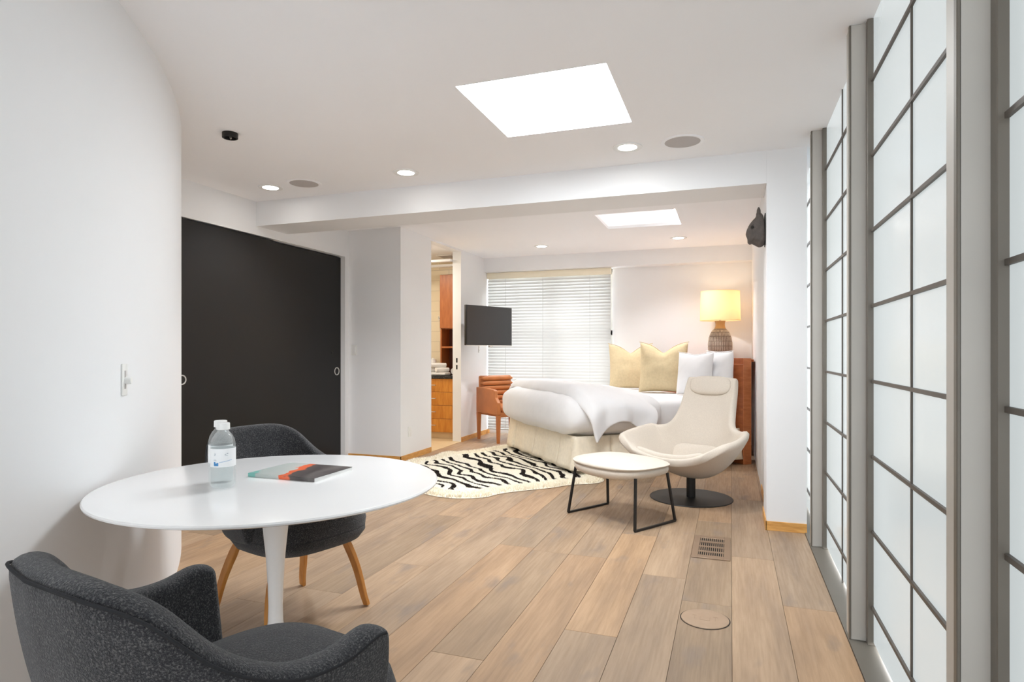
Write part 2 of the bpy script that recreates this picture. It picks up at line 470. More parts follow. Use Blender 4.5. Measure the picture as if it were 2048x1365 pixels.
# ---------------------------------------------------------------- shoji screen wall
POSTS = [-2.31, -1.01, 0.29, 1.59, 2.889, 4.19, 5.49]
ROWS = [0.02, 0.16, 0.468, 0.774, 1.08, 1.386, 1.692, 1.998, 2.304, CZ]
S('trim_2', B(X_SH, X_GL + 0.06, YN, 5.6, -0.01, 0.006), STEELD, 'grey metal sill along the frosted screens')
for i, y in enumerate(POSTS):
    bm = B(X_SH + 0.006, X_GL + 0.04, y, y + 0.085, 0.006, CZ, 0.003, 1)
    o = S('post', bm, STEEL, None, 30)
    o['label'] = 'grey steel post between frosted screens'
    bm = bmesh.new()
    box(bm, X_SH + 0.002, X_SH + 0.012, y - 0.0, y + 0.02, 0.006, CZ, 0.002, 1)
    newobj('edge_strip', bm, STEELD, o, 30)
pane_mesh = {}
def shoji_bay(i, ya, yb):
    w = struct('window_%d' % (i + 4), None)
    w['label'] = ['frosted screen bay behind the viewer', 'frosted screen bay just behind the viewer', 'frosted screen bay beside the viewer',
                  'nearest frosted screen bay at the right edge', 'large frosted screen bay with eight rows of panes', 'narrow looking frosted screen bay before the pillar',
                  'frosted screen bay half hidden by the pillar'][i]
    ya += 0.085
    ym = (ya + yb) / 2
    bm = bmesh.new()
    box(bm, X_GL - 0.022, X_GL + 0.02, ya, ya + 0.035, 0.006, CZ, 0.002, 1)
    newobj('stile', bm, STEELD, w, 30)
    bm = B(X_GL - 0.022, X_GL + 0.02, yb - 0.035, yb, 0.006, CZ, 0.002, 1)
    newobj('stile', bm, STEELD, w, 30)
    for z in ROWS[1:-1]:
        newobj('muntin', B(X_GL - 0.009, X_GL + 0.002, ya + 0.035, yb - 0.035, z - 0.0065, z + 0.0065), MUNTIN, w, None)
    newobj('muntin', B(X_GL - 0.006, X_GL + 0.002, ym - 0.004, ym + 0.004, 0.006, CZ), MUNTIN, w, None)
    for z0, z1 in zip(ROWS, ROWS[1:]):
        for c0, c1 in ((ya + 0.035, ym), (ym, yb - 0.035)):
            newobj('pane', B(X_GL, X_GL + 0.008, c0, c1, z0, z1), SHOJI, w, None)
for i in range(len(POSTS) - 1):
    shoji_bay(i, POSTS[i], POSTS[i + 1])
S('wall_end', B(X_SH, 0.9, 5.575, 5.62, 0, CZ), WHITE, 'white return wall beyond the screens')
S('wall_corner', B(X_SH, 0.9, YN, POSTS[0], 0, CZ), WHITE, 'white wall stub beside the first screen')

# ---------------------------------------------------------------- black sliding doors
def door(n, y0, y1, xf, label, pulls):
    d = struct('door_%d' % n, label, (xf, (y0 + y1) / 2, 0))
    h = (y1 - y0) / 2
    newobj('door_panel', B(-0.04, 0, -h, h, 0.008, DZ - 0.012, 0.002, 1), BLACKDOOR, d, 30)
    for (py, pz, r) in pulls:
        bm = bmesh.new()
        lathe(bm, [(r * 0.76, 0.001), (r * 0.80, 0.004), (r * 0.97, 0.004), (r, 0.0)], 32)
        lathe(bm, [(0, -0.004), (r * 0.76, -0.003), (r * 0.76, 0.001)], 32)
        bmesh.ops.rotate(bm, verts=bm.verts, cent=(0, 0, 0), matrix=Matrix.Rotation(PI / 2, 3, 'Y'))
        o = newobj('flush_pull', bm, CHROME, d, 40); o.location = (0.0015, py - (y0 + y1) / 2, pz)
door(1, 3.02, 4.735, XL - 0.006, 'black lacquered sliding door panel nearest the curved wall', [(3.70, 0.98, 0.04)])
door(2, 4.70, 5.86, XL - 0.055, 'black lacquered sliding door panel next to the light switch', [(5.785, 0.985, 0.045)])
bm = bmesh.new(); lathe(bm, [(0, 0.006), (0.012, 0.006), (0.014, 0)], 16)
bmesh.ops.rotate(bm, verts=bm.verts, cent=(0, 0, 0), matrix=Matrix.Rotation(PI / 2, 3, 'Y'))
o = newobj('lock_button', bm, BLACKM, bpy.data.objects['door_2']); o.location = (0.0, 5.70 - 5.28, 1.19)

# ---------------------------------------------------------------- wall plates
def plate(name, label, cat, loc, rz, w=0.07, h=0.115, kind='rocker'):
    t = thing(name, label, cat, loc, rz)     # local -Y faces the room
    newobj('cover_plate', B(-w / 2, w / 2, -0.006, 0, -h / 2, h / 2, 0.002), PLASTIC, t, 30)
    if kind == 'rocker':
        newobj('rocker', B(-w * .26, w * .26, -0.010, -0.005, -h * .3, h * .3, 0.0015), TRIMW, t, 30)
    elif kind == 'outlet':
        for s in (-1, 1):
            newobj('receptacle', B(-0.016, 0.016, -0.009, -0.005, s * 0.022 - 0.015, s * 0.022 + 0.015, 0.003), TRIMW, t, 30)
    elif kind == 'dimmer':
        newobj('slot', B(-0.006, 0.006, -0.0075, -0.005, -0.036, 0.036), GREYMESH, t, None)
        bm = bmesh.new(); lathe(bm, [(0, 0.022), (0.0125, 0.022), (0.014, 0.019), (0.0145, 0.0)], 24)
        bmesh.ops.rotate(bm, verts=bm.verts, cent=(0, 0, 0), matrix=Matrix.Rotation(PI / 2, 3, 'X'))
        k = newobj('slider_knob', bm, PLASTIC, t); k.location = (0.003, -0.006, -0.003)
    return t
plate('light_switch', 'white rocker light switch right of the black doors', 'switch', (-3.965, Y1, 1.217), 0)
plate('power_outlet', 'white outlet low on the wall before the bathroom doorway', 'outlet', (XB, 6.126, 0.313), PI / 2, kind='outlet')
plate('power_outlet', 'white outlet plate just below the television', 'outlet', (XB, 8.15, 1.245), PI / 2, kind='outlet')
# dimmer on the curved wall: find where the pixel ray meets the wall
def ray(u, v):
    s_, c_ = math.sin(YAW), math.cos(YAW); a = (u - 1024) / 1238; b = (704 - v) / 1238
    return Vector((-s_ + c_ * a, c_ + s_ * a, b))
r_ = ray(247, 760); A_ = r_.x ** 2 + r_.y ** 2
Bq = 2 * (r_.x * -CC[0] + r_.y * -CC[1]); Cq = CC[0] ** 2 + CC[1] ** 2 - CR ** 2
t_ = (-Bq - math.sqrt(Bq * Bq - 4 * A_ * Cq)) / (2 * A_)
dp = r_ * t_; an = math.atan2(dp.y - CC[1], dp.x - CC[0])
plate('dimmer_switch', 'white slide dimmer with round knob on the curved wall', 'switch', (dp.x, dp.y, 1.2 + dp.z), an + PI / 2, 0.05, 0.125, 'dimmer')

# ---------------------------------------------------------------- ceiling fittings
def downlight(loc, label, r=0.078, power=SPOT_W):
    t = thing('downlight', label, 'light', loc, 0, 'recessed downlights')
    newobj('trim_ring', L([(r * 0.8, 0.0), (r * 0.8, -0.004), (r * 1.22, -0.006), (r * 1.25, 0.0)], 40), TRIMW, t)
    newobj('lens', L([(0, -0.003), (r * 0.8, -0.003), (r * 0.8, 0.0)], 40), LENS, t)
    ld = bpy.data.lights.new('downlight_lamp', 'SPOT'); ld.energy = power; ld.spot_size = math.radians(125); ld.spot_blend = 0.8
    ld.shadow_soft_size = 0.06; ld.color = (0.97, 0.975, 1.0)
    lo = bpy.data.objects.new('downlight_lamp', ld); COL.objects.link(lo); lo.parent = t; lo.location = (0, 0, -0.02)
downlight((-3.578, 4.146, CZ), 'recessed ceiling downlight nearest the black doors')
downlight((-2.315, 4.142, CZ), 'recessed ceiling downlight midway along the beam')
downlight((-0.646, 4.117, CZ), 'recessed ceiling downlight beside the round speaker near the skylight')
downlight((-2.294, 7.62, CZ), 'recessed downlight in front of the window blind')
downlight((-0.588, 7.6, CZ), 'recessed downlight above the bed pillows')
for loc, lab in (((-3.239, 4.138, CZ), 'round ceiling speaker grille nearest the black doors'), ((-0.295, 4.128, CZ), 'round ceiling speaker grille nearest the frosted screens')):
    t = thing('ceiling_speaker', lab, 'speaker', loc, 0, 'round ceiling speakers')
    newobj('trim_ring', L([(0.112, 0.0), (0.112, -0.004), (0.135, -0.006), (0.138, 0.0)], 48), CEIL, t)
    newobj('grille', L([(0, -0.005), (0.09, -0.005), (0.112, -0.003), (0.112, 0.0)], 48), GREYMESH, t)
t = thing('ceiling_canopy', 'small black ceiling canopy with hook by the curved wall', 'ceiling canopy', (-2.926, 3.033, CZ))
newobj('canopy_cup', L([(0.046, 0), (0.046, -0.03), (0.043, -0.032), (0.036, -0.032), (0.034, -0.012), (0, -0.012)], 32), BLACKM, t)
bm = bmesh.new(); tube(bm, [(0, 0, -0.012), (0, 0, -0.03), (0.006, 0, -0.037), (0.011, 0, -0.032), (0.010, 0, -0.026)], 0.003, 8)
newobj('hook', bm, CHROME, t)

# ---------------------------------------------------------------- window and blind
w1 = struct('window_1', 'bright window behind the white blind', ((WX0 + WX1) / 2, YB + 0.08, 0))
hw = (WX1 - WX0) / 2
for n_, a in (('stile', (-hw, -hw + 0.05, WZ0, WZ1)), ('stile', (hw - 0.05, hw, WZ0, WZ1)), ('mullion', (0.02, 0.10, WZ0, WZ1)),
              ('rail', (-hw, hw, WZ0, WZ0 + 0.06)), ('rail', (-hw, hw, WZ1 - 0.05, WZ1)), ('rail', (-hw, hw, 1.43, 1.50))):
    newobj(n_, B(a[0], a[1], -0.02, 0.03, a[2], a[3], 0.003, 1), STEEL, w1, 30)
GL = NT('window_glass'); GL.t.nodes.remove(GL.b)
_tr = GL.n('ShaderNodeBsdfTransparent'); _gl = GL.n('ShaderNodeBsdfGlossy'); _gl.inputs['Roughness'].default_value = 0.02
_mx = GL.n('ShaderNodeMixShader'); _mx.inputs[0].default_value = 0.06
GL.l(_tr.outputs[0], _mx.inputs[1]); GL.l(_gl.outputs[0], _mx.inputs[2]); GL.l(_mx.outputs[0], GL.out.inputs[0]); GL = GL.m
for (a, b, c, d) in ((-hw + .05, .02, WZ0 + .06, 1.43), (.10, hw - .05, WZ0 + .06, 1.43), (-hw + .05, .02, 1.50, WZ1 - .05), (.10, hw - .05, 1.50, WZ1 - .05)):
    newobj('pane', B(a, b, 0.002, 0.006, c, d), GL, w1, None)
bl = thing('window_blind', 'white horizontal slat blind with cream valance over the window', 'blind', ((WX0 + WX1) / 2, YB - 0.035, WZ0))
newobj('valance', B(-hw + 0.004, hw - 0.004, -0.055, 0.0, WZ1 - WZ0 - 0.088, WZ1 - WZ0 - 0.003, 0.003), VALANCE, bl, 30)
sm = None
z = 0.06
while z < WZ1 - WZ0 - 0.08:
    if sm is None:
        bm = bmesh.new(); rings = []
        for k in range(7):
            yy = -0.031 + 0.062 * k / 6; zz = 0.004 * (1 - (yy / 0.031) ** 2)
            rings.append([(-hw + 0.012, yy, zz), (hw - 0.012, yy, zz), (hw - 0.012, yy, zz + 0.0022), (-hw + 0.012, yy, zz + 0.0022)])
        loft(bm, rings)
        s = newobj('slat', bm, SLAT, bl, 50); sm = s.data
    else:
        s = bpy.data.objects.new('slat', sm); COL.objects.link(s); s.parent = bl
    s.location = (0, -0.026, z); s.rotation_euler = (math.radians(60), 0, 0)
    z += 0.0435
newobj('bottom_rail', B(-hw + 0.012, hw - 0.012, -0.05, -0.002, 0.01, 0.03, 0.003), SLAT, bl, 30)
for x in (-0.62, -0.06, 0.62):
    bm = bmesh.new(); box(bm, x - 0.002, x + 0.002, -0.0525, -0.0515, 0.03, WZ1 - WZ0 - 0.07)
    newobj('ladder_cord', bm, SLAT, bl, None)

# ---------------------------------------------------------------- bathroom beyond the doorway
BYB = 8.25
S('floor_bathroom', B(-4.9, XB, Y1 + 0.11, BYB, -0.002, 0.006), TILEF, 'beige stone bathroom floor')
S('wall_bathroom_back', B(-4.9, XB - 0.115, BYB, BYB + 0.1, 0, CZ), TILEW, 'cream tiled bathroom wall')
S('wall_bathroom_left', B(-4.98, -4.9, Y1 - .1, BYB + 0.1, 0, CZ), TILEW, 'cream tiled bathroom side wall')
S('wall_bathroom_front', B(-4.9, XL - 0.1, Y1 + 0.0, Y1 + 0.1, 0, CZ), WHITE, 'bathroom front wall')
bm = bmesh.new(); box(bm, -4.9, XB - 0.12, 7.70, 7.78, 2.37, 2.40); box(bm, -4.9, XB - 0.12, 7.45, 7.53, 2.40, 2.43)
S('trim_3', bm, TRIMW, 'white ceiling trim strips in the bathroom')
t = thing('door_strike', 'nickel pocket door strike plate on the bathroom jamb', 'door hardware', (XB - 0.058, JY1, 1.04))
newobj('strike_plate', B(-0.02, 0.02, -0.003, 0, -0.1, 0.1, 0.001, 1), CHROME, t, 30)
for s in (-1, 1): newobj('latch_slot', B(-0.011, 0.011, -0.0045, -0.002, s * 0.045 - 0.03, s * 0.045 + 0.03), VOID, t, None)
S('trim_4', box(B(XB - 0.118, XB + 0.003, JY1 - 0.004, JY1, 0, 2.53), XB - 0.118, XB + 0.003, JY0, JY0 + 0.004, 0, 2.53), TRIMW, 'white jamb lining of the bathroom doorway')

VX0, VX1, VY = -4.7, -3.52, 7.66
v = thing('vanity_cabinet', 'amber maple bathroom vanity with stacked drawers', 'cabinet', ((VX0 + VX1) / 2, VY, 0.006))
hv = (VX1 - VX0) / 2
newobj('carcass', B(-hv, hv, 0.02, 0.55, 0.09, 0.825), VANW, v, None)
newobj('toe_kick', B(-hv, hv, 0.06, 0.5, 0.0, 0.09), TILEF, v, None)
for cx in (-0.3, 0.29):
    for k in range(4):
        z0 = 0.095 + k * 0.183
        d = newobj('drawer', B(cx - 0.283, cx + 0.283, 0, 0.02, z0, z0 + 0.178, 0.002, 1), VANW, v, 30)
        bm = bmesh.new(); hx_ = -0.06 if cx > 0 else 0.0
        tube(bm, [(cx + hx_ - 0.06, 0, z0 + .092), (cx + hx_ - 0.06, -0.022, z0 + .092), (cx + hx_ + 0.06, -0.022, z0 + .092), (cx + hx_ + 0.06, 0, z0 + .092)], 0.005, 8)
        newobj('bar_handle', bm, CHROME, d)
t = newobj('granite_countertop', box(B(VX0, VX1, VY - 0.02, BYB, 0.832, 0.872, 0.003, 1), VX0, VX1, BYB - 0.02, BYB, 0.872, 1.0), GRAN, None, 30)
tag(t, 'black speckled granite counter on the bathroom vanity', 'countertop')
c = thing('tall_cabinet', 'tall brown maple wall cabinet with open shelves over the counter', 'cabinet', (-3.70, 7.944, 0.873))
bm = bmesh.new()
box(bm, -0.19, -0.17, 0, 0.28, 0.0, 1.42); box(bm, 0.16, 0.18, 0, 0.28, 0.0, 1.42)
box(bm, -0.17, 0.16, 0, 0.28, 1.40, 1.42)
newobj('cabinet_frame', bm, CABW, c, None)
newobj('back_panel', B(-0.17, 0.16, 0.26, 0.28, 0, 1.40), CABIN, c, None)
for zz in (0.38, 0.65): newobj('shelf', B(-0.17, 0.16, 0.004, 0.26, zz, zz + 0.025), CABW, c, None)
newobj('cabinet_door', B(-0.187, 0.177, -0.02, -0.001, 0.66, 1.415, 0.002, 1), CABW, c, 30)
def roll(name, loc, r, ln, rz, label, group='rolled white towels'):
    bm = bmesh.new(); rings = []
    for i in range(9):
        x = -ln / 2 + ln * i / 8; k = 1 - 0.12 * abs(i - 4) / 4
        rings.append([(x, k * r * (1 + .05 * math.sin(3 * q)) * math.cos(q), k * r * math.sin(q) + r) for q in [2 * PI * j / 20 for j in range(20)]])
    loft(bm, rings)
    o = newobj(name, bm, TOWEL, None, 60); o.location = loc; o.rotation_euler = (0, 0, rz)
    return tag(o, label, 'towel', group)
t = newobj('folded_towel', B(-0.13, 0.13, -0.09, 0.09, 0, 0.04, 0.016, 3), TOWEL, None, 60); t.location = (-3.83, 7.80, 0.873)
tag(t, 'folded white towel under the rolled towels on the granite counter', 'towel')
roll('rolled_towel', (-3.90, 7.79, 0.914), 0.034, 0.20, 0.9, 'rolled white towel at the left of the pile on the granite counter')
roll('rolled_towel', (-3.79, 7.80, 0.914), 0.034, 0.20, 1.0, 'rolled white towel at the right of the pile on the granite counter')
roll('rolled_towel', (-3.845, 7.79, 0.978), 0.034, 0.22, 0.8, 'rolled white towel on top of the pile on the granite counter')
roll('rolled_towel', (-3.70, 8.09, 0.873), 0.05, 0.18, 1.4, 'rolled white towel lying inside the brown open cabinet')
t = thing('wall_hook', 'small chrome fixture on the cream bathroom tiles', 'hook', (-4.04, BYB, 1.69))
bm = L([(0, 0.018), (0.03, 0.016), (0.034, 0)], 24); bmesh.ops.rotate(bm, verts=bm.verts, cent=(0, 0, 0), matrix=Matrix.Rotation(PI / 2, 3, 'X'))
newobj('rosette', bm, CHROME, t)
bm = bmesh.new(); tube(bm, [(0, -0.01, 0), (0, -0.05, 0), (0, -0.055, 0.03)], 0.007, 8); newobj('peg', bm, CHROME, t)
t = thing('tissue_holder', 'white ceramic canister on the granite counter against the tiles', 'canister', (-4.10, 8.13, 0.873))
newobj('canister_body', L([(0, 0), (0.05, 0), (0.054, 0.01), (0.054, 0.2), (0.05, 0.205), (0, 0.205)], 28), PLASTIC, t)
newobj('canister_lid', L([(0, 0.24), (0.012, 0.238), (0.014, 0.225), (0.05, 0.218), (0.052, 0.206), (0, 0.206)], 28), PLASTIC, t)
t = thing('ceiling_vent', 'grey vent grille in the bathroom ceiling', 'vent', (-3.78, 7.95, CZ))
newobj('vent_frame', B(-0.12, 0.12, -0.12, 0.12, -0.01, 0, 0.002, 1), TRIMW, t, 30)
for k in range(6): newobj('vent_slat', B(-0.1, 0.1, -0.09 + k * 0.034, -0.075 + k * 0.034, -0.016, -0.009), GREYMESH, t, None)
ld = bpy.data.lights.new('bathroom_lamp', 'AREA'); ld.energy = BATH_W; ld.size = 0.5; ld.color = (1.0, 0.93, 0.82)
lo = bpy.data.objects.new('bathroom_lamp', ld); COL.objects.link(lo); lo.location = (-4.2, 6.9, CZ - 0.04)

# ---------------------------------------------------------------- pedestal table
TX, TY, TR = -1.595, 1.875, 0.597
t = thing('pedestal_table', 'round white pedestal dining table with trumpet stem', 'table', (TX, TY, 0))
newobj('table_top', L([(0, 0.72), (TR - 0.012, 0.72), (TR - 0.004, 0.7185), (TR, 0.714), (TR - 0.001, 0.709), (TR - 0.02, 0.702), (TR - 0.07, 0.694), (0, 0.693)], 128), LACQ, t, 35)
newobj('pedestal', L([(0, 0), (0.195, 0), (0.197, 0.004), (0.19, 0.010), (0.15, 0.020), (0.095, 0.040), (0.058, 0.075), (0.038, 0.13), (0.027, 0.20), (0.0255, 0.26), (0.028, 0.34), (0.035, 0.45), (0.045, 0.55), (0.056, 0.62), (0.075, 0.67), (0.10, 0.692), (0, 0.692)], 64), LACQ, t, 60)

# ---------------------------------------------------------------- armchairs
RIM = [(0, 0, -.405, .843), (.2, .135, -.388, .838), (.35, .214, -.335, .802), (.5, .266, -.255, .712), (.65, .296, -.16, .660), (.8, .306, -.06, .650), (.93, .308, .02, .668), (1.0, .30, .06, .65)]
BOT = [(0, 0, -.30, .40), (.2, .10, -.29, .40), (.35, .165, -.255, .40), (.5, .21, -.20, .40), (.65, .237, -.13, .40), (.8, .25, -.05, .40), (.93, .255, .02, .405), (1.0, .257, .055, .41)]
def shell_pt(t, s):
    a = abs(t); sg = 1 if t >= 0 else -1
    T = interp(RIM, a); Bt = interp(BOT, a)
    e = s ** 1.0
    bul = 0.035 * math.sin(PI * s) * (1 - 0.3 * a)
    x = Bt[0] + (T[0] - Bt[0]) * e; y = Bt[1] + (T[1] - Bt[1]) * e; z = Bt[2] + (T[2] - Bt[2]) * s
    n = Vector((x, y + 0.1, 0)); n = n.normalized() if n.length > 0 else n
    x += n.x * bul * 0.6; y += n.y * bul * 0.6
    return Vector((sg * x, y, z))
def armchair(label, loc, rz):
    c = thing('upholstered_armchair', label, 'chair', loc, rz, 'charcoal armchairs at the round table')
    bm = bmesh.new(); grid(bm, 44, 9, lambda u, v: shell_pt(u * 2 - 1, v))
    o = newobj('shell', bm, BOUCLE, c, 180); mods(o, solid=0.062, sub=2)
    # piping runs along the outer edge of the rim
    pts = []
    for i in range(61):
        t_ = -0.955 + 1.91 * i / 60
        p = shell_pt(t_, 1.0); q = shell_pt(t_, 0.9)
        r = Vector((p.x, p.y + 0.1, 0)).normalized()
        pts.append(p + r * 0.0285 + Vector((0, 0, -0.017)))
    bm = bmesh.new(); tube(bm, pts, 0.0032, 8); newobj('piping', bm, PIPING, o, 60)
    # seat cushion
    bm = bmesh.new(); rings = []
    def pl(k, z, n=40):
        r = []
        for j in range(n):
            q = 2 * PI * j / n; cx, sy = math.cos(q), math.sin(q)
            ex = 2 / 3.2
            x = 0.27 * k * math.copysign(abs(cx) ** ex, cx); y = -0.025 + 0.27 * k * math.copysign(abs(sy) ** ex, sy)
            if y < -0.1: x *= 0.84 + 0.16 * (y + 0.295) / 0.195
            r.append((x, y, z + 0.018 * (1 - (x / 0.27) ** 2) * (1 if z > 0.45 else 0)))
        return r
    for k, z in ((0.3, 0.498), (0.6, 0.496), (0.85, 0.487), (0.96, 0.468), (1.0, 0.44), (0.985, 0.41)): rings.append(pl(k, z))
    loft(bm, rings)
    newobj('seat_cushion', bm, BOUCLE, c, 80)
    bm = bmesh.new(); loft(bm, [pl(0.985, 0.408), pl(0.985, 0.385), pl(0.9, 0.352), pl(0.7, 0.342)]); newobj('seat_pan', bm, BOUCLE, c, 70)
    for sx in (-1, 1):
        for top, foot in (((.175, .09, .352), (.262, .145, 0)), ((.165, -.23, .352), (.238, -.315, 0))):
            tp, ft = Vector(top), Vector(foot); pts = []
            pts.append(Vector((tp.x * 0.55, tp.y * 0.7 - .03, .338))); pts.append(Vector((tp.x * 0.85, tp.y * 0.9, .340)))
            for i in range(9):
                k = i / 8; p = tp.lerp(ft, k) + Vector((0.012, 0, 0.0)) * math.sin(PI * min(1, k * 1.2)) ; p.z = 0.005 + 0.327 * (1 - k)
                pts.append(p)
            pts = [Vector((sx * p.x, p.y, p.z)) for p in pts]
            rr = [1.0] * 3 + [1.0 - 0.035 * i for i in range(8)]
            bm = bmesh.new(); tube(bm, pts, rr, sq=(0.011, 0.023), ref=Vector((0, 1, 0))); o = newobj('leg', bm, LEGW, c, 45); mods(o, bevel=0.003)
    return c
def rot_for(fx, fy): return math.atan2(-fx, fy)
armchair('charcoal armchair in the foreground with its back to the viewer', (-0.972, 1.105, 0), rot_for(.255, .967))
armchair('charcoal armchair across the table by the black doors', (-1.835, 2.318, 0), rot_for(.96, -.28))

# ---------------------------------------------------------------- bottles and magazine
def clear_mat(name, tint, white, gloss):
    k = NT(name); k.t.nodes.remove(k.b)
    tr = k.n('ShaderNodeBsdfTransparent'); tr.inputs[0].default_value = tint
    df = k.n('ShaderNodeBsdfDiffuse'); df.inputs[0].default_value = (0.9, 0.92, 0.92, 1)
    gl = k.n('ShaderNodeBsdfGlossy'); gl.inputs['Roughness'].default_value = 0.04
    lf = k.n('ShaderNodeLayerWeight'); lf.inputs[0].default_value = 0.3
    lw = k.n('ShaderNodeMath', operation='MULTIPLY'); lw.inputs[1].default_value = gloss; k.l(lf.outputs['Facing'], lw.inputs[0])
    a = k.n('ShaderNodeMixShader'); a.inputs[0].default_value = white
    k.l(tr.outputs[0], a.inputs[1]); k.l(df.outputs[0], a.inputs[2])
    b = k.n('ShaderNodeMixShader'); k.l(lw.outputs[0], b.inputs[0]); k.l(a.outputs[0], b.inputs[1]); k.l(gl.outputs[0], b.inputs[2])
    k.l(b.outputs[0], k.out.inputs[0]); return k.m
CLEAR = clear_mat('clear_plastic', (0.985, 0.995, 0.995, 1), 0.12, 0.22)
WATER = clear_mat('water', (0.975, 0.99, 0.99, 1), 0.02, 0.06)
LABELM = mat('white_paper_label', (0.84, 0.85, 0.86, 1), 0.5, var=0.01)
BLUE = mat('blue_label_ink', rgb(72, 140, 196), 0.5, var=0.1); GREYI = mat('grey_label_ink', rgb(140, 150, 165), 0.5, var=0.1)
def bottle(loc, rz, label):
    b = thing('water_bottle', label, 'bottle', loc, rz, 'clear water bottles on the table')
    newobj('bottle_body', L([(0, 0.004), (0.026, 0.002), (0.036, 0.004), (0.040, 0.010), (0.041, 0.02), (0.041, 0.145), (0.0405, 0.155), (0.037, 0.172), (0.028, 0.189), (0.020, 0.198), (0.018, 0.203), (0.018, 0.21), (0, 0.21)], 48), CLEAR, b, 60)
    newobj('water', L([(0, 0.007), (0.03, 0.007), (0.0385, 0.013), (0.039, 0.02), (0.039, 0.150), (0, 0.150)], 48), WATER, b, 60)
    newobj('cap', L([(0, 0.229), (0.020, 0.229), (0.022, 0.227), (0.0225, 0.206), (0.020, 0.205), (0, 0.205)], 40), PLASTIC, b, 40)
    lb = newobj('paper_label', L([(0.0414, 0.078), (0.0414, 0.142)], 64), LABELM, b, 60)
    bm = bmesh.new()
    def patch(a0, a1, z0, z1, r=0.0418, n=4):
        V = [[bm.verts.new((r * math.cos(a0 + (a1 - a0) * i / n), r * math.sin(a0 + (a1 - a0) * i / n), z)) for z in (z0, z1)] for i in range(n + 1)]
        for i in range(n): bm.faces.new((V[i][0], V[i + 1][0], V[i + 1][1], V[i][1]))
    f = -PI / 2
    patch(f - .55, f - .15, .083, .092); patch(f - .55, f - .40, .092, .097); patch(f - .30, f - .15, .092, .094)
    for k in range(12): patch(f - .05 + k * .085, f - .01 + k * .085, .094 + .0006 * k, .0965 + .0006 * k)
    newobj('blue_print', bm, BLUE, lb, None)['kind'] = 'stuff'
    bm = bmesh.new()
    for k in range(5): patch(f - .55 + k * .05, f - .53 + k * .05, .101, .106 if k % 2 else .104)
    patch(f - .5, f - .42, .118, .120); patch(f - .5, f - .36, .122, .1235); patch(f - .48, f - .40, .126, .1275)
    patch(f + .35, f + .46, .122, .1235); patch(f + .5, f + .62, .124, .1265); patch(f + .35, f + .6, .118, .119)
    newobj('grey_print', bm, GREYI, lb, None)['kind'] = 'stuff'
    return b
bottle((-1.690, 1.720, 0.7205), 0.55, 'clear water bottle standing nearer the viewer on the white table')
bottle((-1.757, 1.776, 0.7205), 0.45, 'clear water bottle half hidden behind the other on the table')

MAG = NT('printed_magazine_cover'); MAG.b.inputs['Roughness'].default_value = 0.3
_c = MAG.n('ShaderNodeTexCoord'); _s = MAG.n('ShaderNodeSeparateXYZ'); MAG.l(_c.outputs['Object'], _s.inputs[0])
_n = MAG.noise(_c.outputs['Object'], 14, 3)
_a = MAG.n('ShaderNodeMath', operation='MULTIPLY_ADD'); _a.inputs[1].default_value = 0.10; MAG.l(_n, _a.inputs[0]); MAG.l(_s.outputs[0], _a.inputs[2])
_b = MAG.n('ShaderNodeMath', operation='MULTIPLY_ADD'); _b.inputs[1].default_value = 0.22; MAG.l(_s.outputs[1], _b.inputs[0]); MAG.l(_a.outputs[0], _b.inputs[2])
_d = MAG.n('ShaderNodeMath', operation='MULTIPLY_ADD'); _d.inputs[1].default_value = 3.2; _d.inputs[2].default_value = 0.36; MAG.l(_b.outputs[0], _d.inputs[0])
_col = MAG.ramp(_d.outputs[0], [(0.0, rgb(120, 184, 176)), (0.03, rgb(120, 184, 176)), (0.04, rgb(176, 186, 182)), (0.40, rgb(196, 198, 194)), (0.42, rgb(236, 104, 58)), (0.52, rgb(230, 110, 70)), (0.54, rgb(92, 84, 82)), (0.72, rgb(70, 64, 64)), (0.85, rgb(110, 104, 102)), (1.0, rgb(74, 68, 68))])
MAG.l(_col, MAG.b.inputs['Base Color']); MAG = MAG.m
PAPER = mat('white_paper', (0.82, 0.82, 0.80, 1), 0.8, var=0.03, vscale=300)

# ---------------------------------------------------------------- bed in the corner (rotated 40 degrees)
PHI = math.radians(40); LX, LY = (math.cos(PHI), math.sin(PHI)), (-math.sin(PHI), math.cos(PHI))
F0 = (-1.40, 5.82)
def bw(x, y): return (F0[0] + LX[0] * x + LY[0] * y, F0[1] + LX[1] * x + LY[1] * y)
BLn, BWd = 1.93, 1.83
def rounded(bm, x0, x1, y0, y1, z0, z1, p=6.0, pz=4.0, nu=48, nv=24, wob=0.0, seed=0):
    """superellipsoid cushion/box; wob adds soft uneven dents"""
    cx, cy, cz = (x0 + x1) / 2, (y0 + y1) / 2, (z0 + z1) / 2
    hx, hy, hz = (x1 - x0) / 2, (y1 - y0) / 2, (z1 - z0) / 2
    rings = []
    def sp(v, e): return math.copysign(abs(v) ** (2 / e), v)
    for j in range(1, nv):
        b = -PI / 2 + PI * j / nv
        ring = []
        for i in range(nu):
            a = 2 * PI * i / nu
            x = cx + hx * sp(math.cos(b), pz) * sp(math.cos(a), p); y = cy + hy * sp(math.cos(b), pz) * sp(math.sin(a), p); z = cz + hz * sp(math.sin(b), pz)
            if wob:
                k = 1 + wob * nz(x + seed, y, z, 3.0) + 0.5 * wob * nz(x + seed, y, z, 8.0)
                z = cz + (z - cz) * k; x = cx + (x - cx) * (1 + 0.25 * (k - 1)); y = cy + (y - cy) * (1 + 0.25 * (k - 1))
            ring.append((x, y, z))
        rings.append(ring)
    loft(bm, rings)
    return bm
bed = thing('bed', 'large bed set diagonally in the corner with linen skirt and cherry headboard', 'bed', (F0[0], F0[1], 0), PHI)
